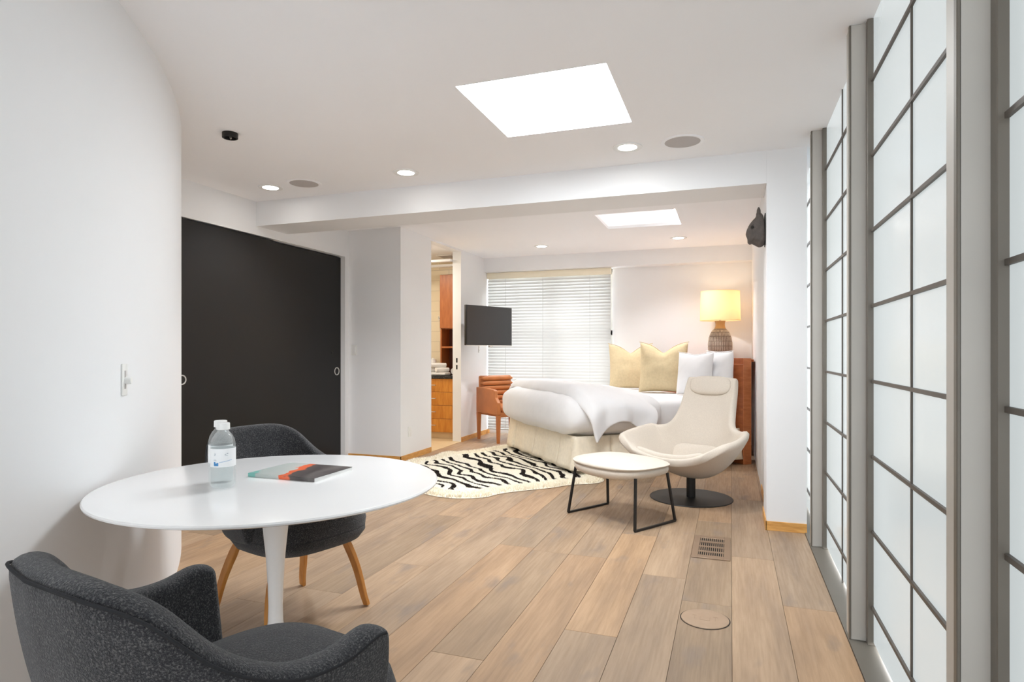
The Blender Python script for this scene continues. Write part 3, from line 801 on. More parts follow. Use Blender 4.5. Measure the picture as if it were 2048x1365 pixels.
o = newobj('box_base', B(0.03, BLn, 0.03, BWd - 0.03, 0.14, 0.37, 0.02), SKIRT, bed, 40)
for (x, y) in ((.15, .15), (.15, BWd - .15), (BLn - .15, .15), (BLn - .15, BWd - .15)):
    zf = 0.0215 if x < 1 else 0.0      # the foot end stands on the rug
    newobj('foot', L([(0, zf), (0.025, zf), (0.03, 0.14), (0, 0.14)], 16, x, y), BLACKM, bed)
o = newobj('mattress', rounded(bmesh.new(), 0.0, BLn, -0.01, BWd, 0.36, 0.715, 14, 7, 96, 24), LINENW, bed, 60)
# pleated skirt
def skirt_path(k):
    per = [(BLn, 0.0), (0.0, 0.0), (0.0, BWd), (BLn, BWd)]
    ls = [BLn, BWd, BLn]; tot = sum(ls); d = k * tot
    for (a, b, l_) in zip(per, per[1:], ls):
        if d <= l_ or b is per[-1]:
            q = d / l_; p = (a[0] + (b[0] - a[0]) * q, a[1] + (b[1] - a[1]) * q)
            nx, ny = (b[1] - a[1]) / l_, -(b[0] - a[0]) / l_
            return p, (-nx, -ny), d
        d -= l_
def skirt_pt(u, v):
    p, n, d = skirt_path(u)
    # soft corners
    out = 0.01 + (1 - v) ** 1.2 * 0.055 + (1 - v) * 0.012 * math.sin(d * 17 + u * 9) + 0.006 * nz(d * 4, v * 2, u * 7)
    for cx in (0.35, 0.98, 1.55):
        out -= 0.03 * math.exp(-((d - cx) / 0.012) ** 2)
    cxx, cyy = BLn / 2, BWd / 2
    return (p[0] + n[0] * out, p[1] + n[1] * out, 0.058 + v * 0.325 + (1 - v) * 0.008 * nz(d * 3, u * 11))
bm = bmesh.new()
def sk(u, v):
    q = skirt_pt(u, v)
    x, y, z = q
    return (x, y, z)
grid(bm, 260, 8, sk)
o = newobj('bed_skirt', bm, SKIRT, bed, 70); mods(o, solid=0.006)
# headboard
hb = newobj('headboard', box(B(BLn + 0.005, BLn + 0.055, -0.06, BWd - 0.03, 0.0, 1.065, 0.004), BLn + 0.055, BLn + 0.105, -0.06, BWd - 0.03, 0.0, 1.13, 0.004), HEADW, bed, 30)
newobj('edge_trim', B(BLn + 0.002, BLn + 0.107, -0.072, -0.061, 0.0, 1.13, 0.003, 1), EDGEW, hb, 30)
# corner shelf behind the headboard
a = bw(BLn + 0.17, 0.0); b = bw(BLn + 0.17, BWd)
bm = bmesh.new()
tri = [(0.235, 7.21), (0.235, YB - 0.01), (-0.90, YB - 0.01)]
vs0 = [bm.verts.new((x, y, 1.09)) for x, y in tri]; vs1 = [bm.verts.new((x, y, 1.115)) for x, y in tri]
bm.faces.new(vs0); bm.faces.new(vs1)
for i in range(3): bm.faces.new((vs0[i], vs0[(i + 1) % 3], vs1[(i + 1) % 3], vs1[i]))
cs = newobj('corner_shelf', bm, HEADW, None, 30)
tag(cs, 'triangular cherry wood shelf in the corner behind the headboard', 'shelf')

# duvet
dv = thing('duvet', 'puffy white duvet folded back over the foot of the bed', 'duvet', (F0[0], F0[1], 0), PHI)
bm = rounded(bmesh.new(), -0.15, 0.98, -0.12, BWd + 0.1, 0.325, 0.83, 7, 2.9, 110, 40, wob=0.09, seed=3)
o = newobj('duvet_body', bm, LINENW, dv, 80)
def flap(u, v):
    # u: 0 far side .. 1 near hem ; v: 0 foot edge .. 1 head edge
    hemz = 0.335 + 0.16 * math.sin(PI * min(1, v * 1.15)) ** 1.0 + 0.08 * v
    top = 0.872 - 0.085 * v ** 1.5
    yt = 1.85
    Ltop = yt - 0.05; Lh = 0.55; tot = Ltop + Lh
    d = u * tot
    x0 = -0.02; x1 = 0.86
    if d < Ltop:
        y = yt - d; z = top + 0.020 * nz(v * 3, y * 2.2, 1.3) + 0.010 * nz(v * 9 + y * 3, y * 4, 2.2); k = 0
        if d < 0.2: z -= 0.10 * (1 - d / 0.2) ** 2
        e = max(0, (d - Ltop + 0.25) / 0.25); z -= 0.05 * e * e
    else:
        k = (d - Ltop) / Lh
        y = 0.05 - 0.235 * math.sin(min(1, k * 1.7) * PI / 2) ; z = (top - 0.05) + (hemz - top + 0.05) * k ** 1.15
        y -= 0.020 * nz(v * 6, k * 2, 4.0) + 0.022 * math.sin(v * 13 + 1 + k) * k
    xa = x0 + 0.13 * k; xb = x1 - 0.14 * k
    x = xa + (xb - xa) * v
    edge = min(v, 1) ; z -= 0.10 * max(0, 1 - v / 0.10) ** 2 * (1 - k)
    z -= 0.07 * max(0, (v - 0.85) / 0.15) ** 2 * (1 - k)
    return (x, y, z)
bm = bmesh.new(); grid(bm, 64, 34, flap)
o = newobj('folded_flap', bm, LINENW, dv, 80); mods(o, solid=0.035, sub=1)

# pillows
def pillow_mesh(w, h, th, chop=0.0, n=22, seed=0):
    """stands in the XZ plane, bottom on z=0, thickness along Y"""
    bm = bmesh.new()
    def surf(sgn):
        def fn(u, v):
            a, b = u * 2 - 1, v * 2 - 1
            pin = 0.055
            x = a * w / 2 * (1 - pin * (1 - b * b)) ; z = b * h / 2 * (1 - pin * (1 - a * a))
            f = max(0, (1 - abs(a) ** 2.6)) ** 0.55 * max(0, (1 - abs(b) ** 2.6)) ** 0.55
            y = sgn * th / 2 * f * (1 + 0.12 * nz(a * 2 + seed, b * 2, sgn) + 0.07 * nz(a * 6 + seed, b * 3, sgn))
            if chop and b > 0:
                c = math.exp(-abs(a / 0.42) ** 1.4) * b ** 1.5
                z -= chop * c; y *= 1 - 0.35 * c
            sag = 1 + 0.10 * (1 - v); y *= sag
            return (x, y, z + h / 2)
        return fn
    grid(bm, n, n, surf(1)); grid(bm, n, n, surf(-1))
    bmesh.ops.remove_doubles(bm, verts=bm.verts, dist=0.0005)
    return bm
def pillow(name, label, loc, rz, tilt, w, h, th, m, chop=0, group=None, seed=0):
    t = thing(name, label, 'pillow', loc, rz, group)
    o = newobj('pillow_cover', pillow_mesh(w, h, th, chop, seed=seed), m, t, 80)
    o.rotation_euler = (tilt, 0, 0); mods(o, sub=1)
    bm = bmesh.new(); pts = []
    for i in range(33):
        a = -1 + 2 * i / 32
        z = h / 2 + h / 2 * (1 - 0.055 * (1 - a * a)); z -= chop * math.exp(-abs(a / 0.42) ** 1.4)
        pts.append((a * w / 2, 0, z))
    tube(bm, pts, 0.004, 6); s = newobj('seam', bm, m, t, 60); s.rotation_euler = (tilt, 0, 0)
    return t
T_ = math.radians
pillow('square_pillow', 'straw yellow square pillow farther from the white pillows', (-1.205, 8.00, 0.712), T_(14), T_(-14), 0.58, 0.62, 0.26, MUSTARD, 0.125, 'straw yellow pillows', 1)
pillow('square_pillow', 'straw yellow square pillow next to the white pillows', (*bw(1.53, 0.82), 0.712), T_(0), T_(-14), 0.58, 0.63, 0.26, MUSTARD, 0.13, 'straw yellow pillows', 5)
pillow('sleeping_pillow', 'white pillow directly behind the nearer yellow pillow', (*bw(1.61, .355), 0.712), T_(-30), T_(-7), 0.46, 0.49, 0.15, LINENW, 0.02, 'white pillows', 9)
pillow('sleeping_pillow', 'white pillow leaning closest to the cherry headboard', (*bw(1.825, .20), 0.712), T_(-50), T_(-2), 0.46, 0.50, 0.13, LINENW, 0.0, 'white pillows', 12)

# ---------------------------------------------------------------- lamp on the corner shelf
t = thing('table_lamp', 'patterned ceramic table lamp with lit cream drum shade', 'lamp', (-0.128, 8.14, 1.1155))
CER = NT('ribbed_ceramic'); CER.b.inputs['Roughness'].default_value = 0.6
_c = CER.n('ShaderNodeTexCoord'); _s = CER.n('ShaderNodeSeparateXYZ'); CER.l(_c.outputs['Object'], _s.inputs[0])
CER.l(CER.ramp(CER.noise(_c.outputs['Object'], 60), [(0.3, rgb(108, 92, 80)), (0.7, rgb(140, 122, 106))]), CER.b.inputs['Base Color']); CER = CER.m
RIBM = mat('pale_ceramic_rib', rgb(196, 182, 164), 0.6, var=0.06, vscale=40)
GOLD = mat('tan_ceramic_neck', rgb(182, 140, 84), 0.5, var=0.06)
prof = [(0, 0), (0.10, 0), (0.118, 0.02), (0.137, 0.08), (0.144, 0.14), (0.142, 0.20), (0.130, 0.27), (0.108, 0.325), (0.082, 0.358), (0.068, 0.372)]
body = newobj('lamp_body', L(prof, 48), CER, t, 60)
def prad(z):
    for (r0, z0), (r1, z1) in zip(prof[1:], prof[2:]):
        if z0 <= z <= z1: return r0 + (r1 - r0) * (z - z0) / (z1 - z0)
    return 0.1
bm = bmesh.new()
for (za, zb, n_) in ((0.035, 0.085, 42), (0.095, 0.15, 42), (0.16, 0.21, 42), (0.22, 0.27, 42), (0.28, 0.32, 42), (0.326, 0.352, 36)):
    for k in range(n_):
        q = 2 * PI * k / n_
        pts = [(prad(z_) * math.cos(q), prad(z_) * math.sin(q), z_) for z_ in (za, (za + zb) / 2, zb)]
        tube(bm, pts, 0.0036, 4)
newobj('raised_ribs', bm, RIBM, body, None)['kind'] = 'stuff'
newobj('neck', L([(0.068, 0.372), (0.058, 0.40), (0.056, 0.43), (0.062, 0.462), (0.066, 0.468), (0.0, 0.468)], 40), GOLD, t, 60)
newobj('socket', L([(0.014, 0.468), (0.014, 0.54), (0.0, 0.54)], 16), CHROME, t)
SH = NT('cream_linen_shade'); SH.t.nodes.remove(SH.b)
_d = SH.n('ShaderNodeBsdfDiffuse'); _d.inputs[0].default_value = rgb(246, 228, 192)
_t = SH.n('ShaderNodeBsdfTranslucent'); _t.inputs[0].default_value = rgb(255, 226, 176)
_m = SH.n('ShaderNodeMixShader'); _m.inputs[0].default_value = 0.5
SH.l(_d.outputs[0], _m.inputs[1]); SH.l(_t.outputs[0], _m.inputs[2]); SH.l(_m.outputs[0], SH.out.inputs[0]); SH = SH.m
bm = bmesh.new(); lathe(bm, [(0.242, 0.475), (0.232, 0.835)], 56); sh = newobj('lamp_shade', bm, SH, t, 60)
for r, z in ((0.2425, 0.475), (0.2325, 0.835)):
    bm = bmesh.new(); tube(bm, [(r * math.cos(2 * PI * k / 56), r * math.sin(2 * PI * k / 56), z) for k in range(57)], 0.003, 6)
    newobj('shade_rim', bm, SH, sh, 60)
bm = bmesh.new()
for k in range(3): tube(bm, [(0, 0, 0.80), (0.232 * math.cos(k * 2.094), 0.232 * math.sin(k * 2.094), 0.82)], 0.002, 6)
tube(bm, [(0, 0, 0.54), (0, 0, 0.81)], 0.003, 6)
newobj('shade_spider', bm, CHROME, t)
BULB = mat_emit('warm_bulb', (1, 0.75, 0.45, 1), 8.0)
newobj('bulb', L([(0, 0.545), (0.013, 0.55), (0.016, 0.57), (0.03, 0.61), (0.026, 0.64), (0, 0.655)], 20), BULB, t)
ld = bpy.data.lights.new('lamp_light', 'POINT'); ld.energy = LAMP_W; ld.color = (1.0, 0.80, 0.56); ld.shadow_soft_size = 0.05
lo = bpy.data.objects.new('lamp_light', ld); COL.objects.link(lo); lo.parent = t; lo.location = (0, 0, 0.70)

# ---------------------------------------------------------------- lounge chair
def lounge():
    c = thing('lounge_chair', 'cream swivel lounge chair with winged shell and headrest', 'chair', (-0.31, 5.28, 0), rot_for(-.38, -.925))
    newobj('base_disc', L([(0, 0.012), (0.30, 0.010), (0.326, 0.008), (0.33, 0.004), (0.328, 0), (0, 0)], 72), BLACKM, c, 40)
    newobj('column', L([(0, 0.30), (0.036, 0.30), (0.036, 0.011), (0, 0.011)], 32), BLACKM, c)
    # profile stations along the centre line: t, y, z, half width, wing lift, wing forward
    P = [(0.00, 0.43, 0.315, 0.31, 0.06, 0.00), (0.10, 0.37, 0.315, 0.455, 0.16, 0.02), (0.25, 0.21, 0.245, 0.505, 0.265, 0.04), (0.40, 0.02, 0.165, 0.495, 0.375, 0.02),
         (0.52, -0.14, 0.170, 0.445, 0.395, 0.02), (0.62, -0.25, 0.285, 0.370, 0.28, 0.09), (0.72, -0.315, 0.45, 0.300, 0.14, 0.11), (0.84, -0.375, 0.66, 0.262, 0.04, 0.07), (0.94, -0.43, 0.85, 0.243, 0.0, 0.04), (1.0, -0.465, 0.975, 0.225, -0.015, 0.02)]
    def fn(u, v):
        y, z, w, lift, fw = interp(P, v)
        a = u * 2 - 1
        k = abs(a) ** 2.3
        return (a * w, y + fw * k, z + lift * k)
    bm = bmesh.new(); grid(bm, 28, 40, fn)
    o = newobj('shell', bm, CREAM, c, 180); mods(o, solid=0.06, sub=1, off=-1)
    # seat bowl underside
    # seat pad
    def pad(u, v):
        a = u * 2 - 1; t_ = 0.045 + v * 0.40
        y, z, w, lift, fw = interp(P, t_)
        w2 = min(w * 0.80, 0.30); k = abs(a * w2 / w) ** 2.3
        e = 1 - max(abs(a), abs(v * 2 - 1)) ** 6
        return (a * w2, y + 0.01, z + lift * k + 0.045 + 0.05 * max(0, e) ** 0.5)
    bm = bmesh.new(); grid(bm, 20, 20, pad)
    o = newobj('seat_cushion', bm, CREAM, c, 180); mods(o, solid=0.045, sub=1, off=-1)
    o = newobj('lumbar_cushion', rounded(bmesh.new(), -0.21, 0.21, -0.045, 0.045, -0.09, 0.09, 9, 3.4, 48, 18), CREAM, c, 80)
    o.location = (0.0, -0.125, 0.335); o.rotation_euler = (T_(-62 + 90 - 62), 0, 0); o.rotation_euler = (T_(28), 0, 0)
    o = newobj('headrest_cushion', rounded(bmesh.new(), -0.185, 0.185, -0.042, 0.042, -0.085, 0.085, 5, 2.8, 40, 16), CREAM, c, 80)
    o.location = (0.0, -0.385, 0.905); o.rotation_euler = (T_(16), 0, 0)
    return c
lounge()

# ottoman
ot = thing('ottoman', 'cream ottoman on black sled legs before the lounge chair', 'ottoman', (-0.7565, 4.4915, 0), math.atan2(-0.3395, 0.544))
def slab(k, z, n=48, sag=0.0, ex=2.6):
    r = []
    for j in range(n):
        q = 2 * PI * j / n; cx, sy = math.cos(q), math.sin(q)
        x = 0.335 * k * math.copysign(abs(cx) ** (2 / 4.2), cx); y = 0.262 * k * math.copysign(abs(sy) ** (2 / 3.0), sy) * (1 - 0.14 * (abs(x) / 0.335) ** 2)
        r.append((x, y, z + sag * (x / 0.335) ** 2))
    return r
bm = bmesh.new(); loft(bm, [slab(0.86, 0.318, sag=.022), slab(0.97, 0.332, sag=.022), slab(1.0, 0.352, sag=.02), slab(1.0, 0.372, sag=.016), slab(0.97, 0.384, sag=.014)])
newobj('seat_base', bm, CREAM, ot, 60)
bm = bmesh.new(); loft(bm, [slab(0.95, 0.384, sag=.012), slab(1.02, 0.391, sag=.012), slab(1.03, 0.400, sag=.010), slab(0.99, 0.412, sag=.006), slab(0.85, 0.428), slab(0.55, 0.443), slab(0.25, 0.449)])
newobj('top_cushion', bm, CREAM, ot, 60)
for s in (-1, 1):
    bm = bmesh.new()
    pts = [(s * 0.285, -0.17, 0.345), (s * 0.318, -0.215, 0.007), (s * 0.318, 0.215, 0.007), (s * 0.285, 0.17, 0.345)]
    for p, q in zip(pts, pts[1:]): tube(bm, [p, q], 0.0075, sq=(1, 1))
    newobj('sled_leg', bm, BLACKM, ot, 30)

# ---------------------------------------------------------------- leather armchair by the window
la = thing('leather_armchair', 'cognac leather armchair with channelled back beside the window', 'chair', (-3.055, 7.70, 0), 0)
fx, fy = 0.78, -0.62
la.location = (-3.29 + fx * .28 + .62 * .26, 7.90 + fy * .28 + .78 * .26, 0); la.rotation_euler = (0, 0, rot_for(fx, fy))
def side_panel(s):
    bm = bmesh.new()
    out = [(-0.29, 0.37), (-0.29, 0.715), (-0.10, 0.715), (0.17, 0.70), (0.205, 0.685), (0.215, 0.64), (0.225, 0.59), (0.26, 0.555), (0.29, 0.53), (0.29, 0.37)]
    rings = [[(s * x, y, z) for y, z in out] for x in (0.235, 0.285)]
    loft(bm, rings)
    return bm
for s in (-1, 1):
    o = newobj('arm_panel', side_panel(s), LEATHER, la, 30); mods(o, bevel=0.008)
br_ = newobj('backrest', B(-0.255, 0.255, -0.29, -0.235, 0.40, 0.87, 0.02), LEATHER, la, 40)
for k in range(6):
    z0 = 0.47 + k * 0.066
    newobj('channel_pad', rounded(bmesh.new(), -0.25, 0.25, -0.245, -0.185, z0, z0 + 0.064, 12, 2.6, 40, 10), LEATHER, br_, 70)
newobj('seat_cushion', rounded(bmesh.new(), -0.232, 0.232, -0.20, 0.29, 0.38, 0.49, 9, 4, 48, 14), LEATHER, la, 60)
newobj('seat_rail', B(-0.235, 0.235, -0.28, 0.285, 0.34, 0.40, 0.005), LEATHER, la, 30)
for sx in (-1, 1):
    for y in (-0.262, 0.262):
        bm = bmesh.new(); x = sx * 0.258
        loft(bm, [[(x + a * k, y + b * k, z) for a, b in ((-1, -1), (1, -1), (1, 1), (-1, 1))] for k, z in ((0.016, 0), (0.025, 0.37))])
        newobj('leg', bm, LEATHER, la, 30)

# ---------------------------------------------------------------- television
p0, p1 = Vector((-3.20, 7.285)), Vector((-2.868, 8.10))
mid = (p0 + p1) / 2; dr = (p1 - p0).normalized(); W = (p1 - p0).length / 2
tv = thing('television', 'flat black television angled out on a wall arm', 'television', (mid.x, mid.y, 1.545), math.atan2(dr.y, dr.x))
newobj('housing', B(-W, W, 0.0, 0.035, -0.262, 0.262, 0.004), TVB, tv, 30)
newobj('screen', B(-W + 0.012, W - 0.012, -0.003, 0.002, -0.245, 0.252), SCREEN, tv, None)
newobj('silver_edge', B(-W - 0.001, W + 0.001, -0.002, 0.006, -0.266, -0.258), CHROME, tv, None)
bm = bmesh.new(); box(bm, -0.1, 0.1, 0.035, 0.05, -0.1, 0.1)
newobj('mount_plate', bm, BLACKM, tv, None)
ang = tv.rotation_euler.z
def tvl(wx, wy, z):
    v_ = Matrix.Rotation(-ang, 3, 'Z') @ Vector((wx - mid.x, wy - mid.y, 0)); return (v_.x, v_.y, z)
bm = bmesh.new(); tube(bm, [(0, 0.05, 0), tvl(-3.17, 7.98, 0), tvl(-3.379, 7.9, 0)], 0.018, sq=(1, 1.4))
newobj('wall_arm', bm, BLACKM, tv, 30)
newobj('sensor_box', B(0.0, 0.05, 0.0, 0.03, -0.285, -0.262, 0.003), CHROME, tv, 30)

# ---------------------------------------------------------------- zebra rug
outline_px = [(820, 921), (863, 919.5), (888, 907), (919, 908), (966, 902), (1004, 894), (1060, 889), (1130, 905), (1172, 940), (1209, 958), (1205, 968), (1139, 971), (1106, 977), (1065, 981), (1000, 988), (971, 997), (924, 999), (888, 997), (847, 990), (800, 968), (795, 940)]
def fpt(u, v):
    r = ray(u, v); k = -1.2 / r.z; return Vector((r.x * k, r.y * k))
poly = [fpt(*p) for p in outline_px]
rc = sum(poly, Vector((0, 0))) / len(poly)
poly = [p - rc for p in poly]
def smooth_poly(P, it=3):
    for _ in range(it):
        Q = []
        for i in range(len(P)):
            a, b = P[i], P[(i + 1) % len(P)]
            Q += [a * 0.75 + b * 0.25, a * 0.25 + b * 0.75]
        P = Q
    return P
sp_ = smooth_poly(poly, 2)
def inside(p):
    c = False; n = len(sp_)
    for i in range(n):
        a, b = sp_[i], sp_[i - 1]
        if (a.y > p.y) != (b.y > p.y) and p.x < (b.x - a.x) * (p.y - a.y) / (b.y - a.y) + a.x: c = not c
    return c
def edist(p):
    m = 9
    for i in range(len(sp_)):
        a, b = sp_[i], sp_[i - 1]; ab = b - a
        t = max(0, min(1, (p - a).dot(ab) / max(1e-9, ab.dot(ab)))); m = min(m, (p - a - ab * t).length)
    return m
ZEB = NT('zebra_printed_fleece'); ZEB.b.inputs['Roughness'].default_value = 0.95; ZEB.b.inputs['Specular IOR Level'].default_value = 0.1
_at = ZEB.n('ShaderNodeAttribute'); _at.attribute_name = 'edge'
_geo = ZEB.n('ShaderNodeAttribute'); _geo.attribute_name = 'rugpos'
_dn = ZEB.n('ShaderNodeTexNoise'); _dn.inputs['Scale'].default_value = 1.7; _dn.inputs['Detail'].default_value = 1.5; ZEB.l(_geo.outputs['Vector'], _dn.inputs['Vector'])
_sub = ZEB.n('ShaderNodeVectorMath', operation='MULTIPLY_ADD'); _sub.inputs[1].default_value = (0.55, 0.55, 0.0)
ZEB.l(_dn.outputs['Color'], _sub.inputs[0]); ZEB.l(_geo.outputs['Vector'], _sub.inputs[2])
_mp = ZEB.n('ShaderNodeMapping'); _mp.inputs['Rotation'].default_value = (0, 0, math.radians(-47.5)); ZEB.l(_sub.outputs[0], _mp.inputs[0])
_wv = ZEB.n('ShaderNodeTexWave'); _wv.inputs['Scale'].default_value = 2.7; _wv.inputs['Distortion'].default_value = 3.4; _wv.inputs['Detail'].default_value = 1.0; _wv.inputs['Detail Scale'].default_value = 1.2
ZEB.l(_mp.outputs[0], _wv.inputs['Vector'])
_st = ZEB.ramp(_wv.outputs['Fac'], [(0.64, (0, 0, 0, 1)), (0.71, (1, 1, 1, 1))])
_ed = ZEB.ramp(_at.outputs['Fac'], [(0.19, (0, 0, 0, 1)), (0.21, (1, 1, 1, 1))])
_mm = ZEB.n('ShaderNodeMath', operation='MULTIPLY'); ZEB.l(_st, _mm.inputs[0]); ZEB.l(_ed, _mm.inputs[1])
_mx = ZEB.n('ShaderNodeMix', data_type='RGBA'); ZEB.l(_mm.outputs[0], _mx.inputs[0])
_mx.inputs[6].default_value = rgb(246, 240, 224); _mx.inputs[7].default_value = rgb(36, 30, 28)
ZEB.l(_mx.outputs[2], ZEB.b.inputs['Base Color']); ZEB = ZEB.m
bm = bmesh.new(); eL = bm.verts.layers.float.new('edge'); pL = bm.verts.layers.float_vector.new('rugpos')
c0 = bm.verts.new((0, 0, 0.018)); c0[eL] = 1; c0[pL] = (0, 0, 0)
prev = [c0] * len(sp_); first = True
ks = [0.15, 0.3, 0.45, 0.6, 0.72, 0.82, 0.9, 0.96, 1.0]
for k in ks:
    ring = []
    for p in sp_:
        q = p * k; d = edist(q) if k < 1 else 0
        v_ = bm.verts.new((q.x, q.y, 0.003 + 0.017 * min(1, d / 0.06) ** 0.5)); v_[eL] = d; v_[pL] = (q.x, q.y, 0); ring.append(v_)
    for i in range(len(sp_)):
        j = (i + 1) % len(sp_)
        if first: bm.faces.new((c0, ring[i], ring[j]))
        else: bm.faces.new((prev[i], prev[j], ring[j], ring[i]))
    prev = ring; first = False
rug = newobj('zebra_rug', bm, ZEB, None, 60)
rug.location = (rc.x, rc.y, 0.0005)
tag(rug, 'cream fleece rug with black zebra stripes at the foot of the bed', 'rug')
xs = [p.x for p in sp_]; ys = [p.y for p in sp_]
bm = bmesh.new(); eL = bm.verts.layers.float.new('edge'); pL = bm.verts.layers.float_vector.new('rugpos')
cnt = 0; rnd = random.Random(3)
while cnt < 34000:
    p = Vector((rnd.uniform(min(xs), max(xs)), rnd.uniform(min(ys), max(ys))))
    if not inside(p): continue
    d = edist(p) if rnd.random() < 2 else 0
    if d > 0.17 and rnd.random() < 0.55: continue
    q = rnd.uniform(0, 2 * PI); ln = 0.030 if d < 0.15 else 0.014
    ln *= rnd.uniform(0.7, 1.2); lean = rnd.uniform(0.2, 0.9) * ln
    out = Vector((math.cos(q), math.sin(q)))
    if d < 0.04: out = (out + p.normalized() * 1.2).normalized()
    sd = Vector((-out.y, out.x)) * (0.0028 if d < 0.15 else 0.0035)
    z0 = 0.002 + 0.015 * min(1, d / 0.06) ** 0.5
    for pt in ((p.x - sd.x, p.y - sd.y, z0), (p.x + sd.x, p.y + sd.y, z0), (p.x + out.x * lean, p.y + out.y * lean, z0 + ln * 0.8)):
        v_ = bm.verts.new(pt); v_[eL] = d; v_[pL] = (p.x, p.y, 0)
    cnt += 1
vl = list(bm.verts)
for i in range(0, len(vl), 3): bm.faces.new(vl[i:i + 3])
fu = newobj('fleece_pile', bm, ZEB, rug, None); fu['kind'] = 'stuff'

# ---------------------------------------------------------------- floor register and floor outlet
fr = thing('floor_register', 'bronze slotted floor register set in the oak planks', 'vent', (-0.112, 3.98, 0.0005))
bm = bmesh.new()
for a in ((-0.108, -0.072, -0.228, 0.228), (0.072, 0.108, -0.228, 0.228), (-0.072, 0.072, -0.228, -0.175), (-0.072, 0.072, 0.175, 0.228)): box(bm, a[0], a[1], a[2], a[3], 0, 0.006, 0.0015, 1)
newobj('register_frame', bm, BRONZE, fr, 30)
newobj('duct', B(-0.074, 0.074, -0.178, 0.178, 0, 0.0012), VOID, fr, None)
for k in range(12):
    x = -0.066 + k * 0.012
    newobj('louvre', B(x - 0.0025, x + 0.0025, -0.176, 0.176, 0.0015, 0.0052), BRONZE, fr, None)
for y in (-0.10, 0.0, 0.10): newobj('cross_bar', B(-0.073, 0.073, y - 0.014, y + 0.014, 0.0013, 0.0045), BRONZE, fr, None)
fo = thing('floor_outlet', 'round tan floor outlet cover in the oak planks', 'outlet', (-0.11, 2.905, 0.0005))
CAPM = mat('tan_outlet_cover', rgb(162, 136, 112), 0.45, var=0.05, vscale=20)
newobj('cover_disc', L([(0, 0.004), (0.098, 0.004), (0.103, 0.003), (0.104, 0.0), (0, 0.0)], 64), CAPM, fo, 30)
newobj('rim_gap', L([(0.104, 0.0006), (0.108, 0.0006)], 64), VOID, fo, None)
for a in ((-0.045, -0.043, -0.015, 0.02), (0.043, 0.045, -0.015, 0.02), (-0.055, -0.035, 0.02, 0.022), (0.035, 0.055, 0.02, 0.022), (-0.022, -0.02, -0.02, 0.012), (0.02, 0.022, -0.02, 0.012), (-0.02, 0.02, -0.022, -0.02)):
    newobj('lid_mark', B(a[0], a[1], a[2], a[3], 0.0035, 0.0044), BRONZE, fo, None)

# ---------------------------------------------------------------- carved animal head on the pillar
ah = thing('animal_head_sculpture', 'dark carved animal head mounted on the white pillar', 'sculpture', (0.2255, 4.66, 2.058))
o_px = [(335, 75), (348, 95), (368, 104), (380, 128), (390, 200), (394, 330), (385, 368), (350, 382), (320, 365), (290, 346), (276, 354), (258, 340), (257, 305), (243, 270), (249, 240), (268, 195), (298, 156), (322, 132), (328, 92)]
sc_ = 4.42 / 1238 / 4.265
hd = [(-(396 - x) * sc_, (230 - y) * sc_ - 0.0) for x, y in o_px]
hd = [((a[0] * .8 + b[0] * .2, a[1] * .8 + b[1] * .2) if q == 0 else (a[0] * .2 + b[0] * .8, a[1] * .2 + b[1] * .8)) for a, b in zip(hd, hd[1:] + hd[:1]) for q in (0, 1)]
cz_ = sum(p[1] for p in hd) / len(hd); cx_ = sum(p[0] for p in hd) / len(hd)
bm = bmesh.new(); rings = []
for yy, k in ((-0.085, 0.55), (-0.078, 0.75), (-0.055, 0.92), (-0.02, 1.0), (0.02, 1.0), (0.055, 0.92), (0.078, 0.75), (0.085, 0.55)):
    rings.append([(min(-0.004, cx_ * .35 + (x - cx_ * .35) * k), yy, cz_ + (z - cz_) * k) for x, z in hd])
loft(bm, rings)
newobj('head', bm, STONE, ah, 50)
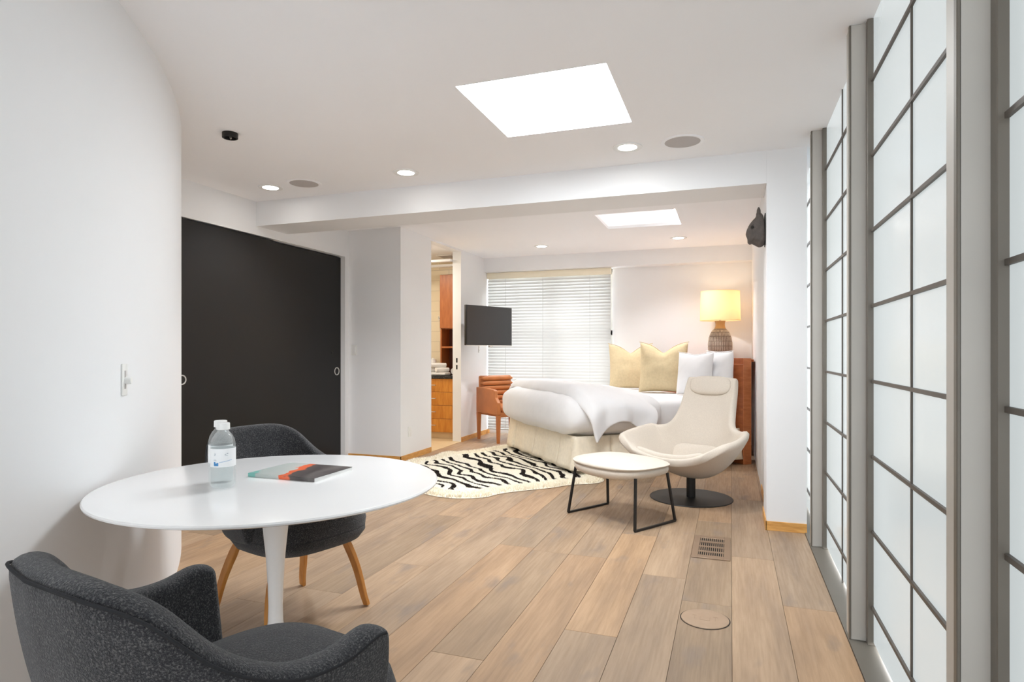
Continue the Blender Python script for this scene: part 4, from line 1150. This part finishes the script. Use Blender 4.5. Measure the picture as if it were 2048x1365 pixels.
for s in (-1, 1):
    bm = bmesh.new(); loft(bm, [[(-0.045 + 0.014 * k * math.cos(q), s * 0.055 + 0.02 * k * math.sin(q), z) for q in [2 * PI * j / 10 for j in range(10)]] for k, z in ((1.0, 0.095), (0.9, 0.12), (0.55, 0.135), (0.15, 0.143))])
    newobj('ear', bm, STONE, ah, 60)
    bm = bmesh.new(); tube(bm, [(-0.082 + 0.015 * math.cos(q), s * 0.080, 0.0 + 0.017 * math.sin(q)) for q in [2 * PI * j / 16 for j in range(17)]], 0.0035, 6)
    newobj('eye_ring', bm, STONE, ah, 60)
    bm = bmesh.new(); bmesh.ops.create_uvsphere(bm, u_segments=12, v_segments=8, radius=0.012); e = newobj('eye', bm, VOID, ah, 60); e.location = (-0.082, s * 0.076, 0)
newobj('mount_plate', B(-0.006, 0, -0.05, 0.05, -0.12, 0.10, 0.001, 1), BLACKM, ah, 30)

# ---------------------------------------------------------------- magazine
def tpt(u, v, z):
    r = ray(u, v); k = (z - 1.2) / r.z; return Vector((r.x * k, r.y * k))
zt = 0.735
Q = [tpt(495, 946, zt), tpt(628, 957, zt), tpt(706, 934, zt), tpt(583, 925, zt)]   # left, front, right, back
mc = sum(Q, Vector((0, 0))) / 4
ex = ((Q[1] - Q[0]) + (Q[2] - Q[3])).normalized(); w_ = ((Q[1] - Q[0]).length + (Q[2] - Q[3]).length) / 4
ey = Vector((-ex.y, ex.x)); h_ = (abs((Q[3] - Q[0]).dot(ey)) + abs((Q[2] - Q[1]).dot(ey))) / 4
mg = thing('magazine', 'glossy magazine with orange and grey cover lying on the white table', 'magazine', (mc.x, mc.y, 0.7205), math.atan2(ex.y, ex.x))
newobj('pages', B(-w_ + 0.001, w_ - 0.002, -h_ + 0.001, h_ - 0.002, 0.0008, 0.0128), PAPER, mg, None)
newobj('cover', box(B(-w_, w_, -h_, h_, 0.0128, 0.0138), -w_, w_, -h_ - 0.0008, -h_ + 0.0006, 0, 0.0138), MAG, mg, None)
newobj('back_cover', B(-w_, w_, -h_, h_, 0, 0.0008), PAPER, mg, None)
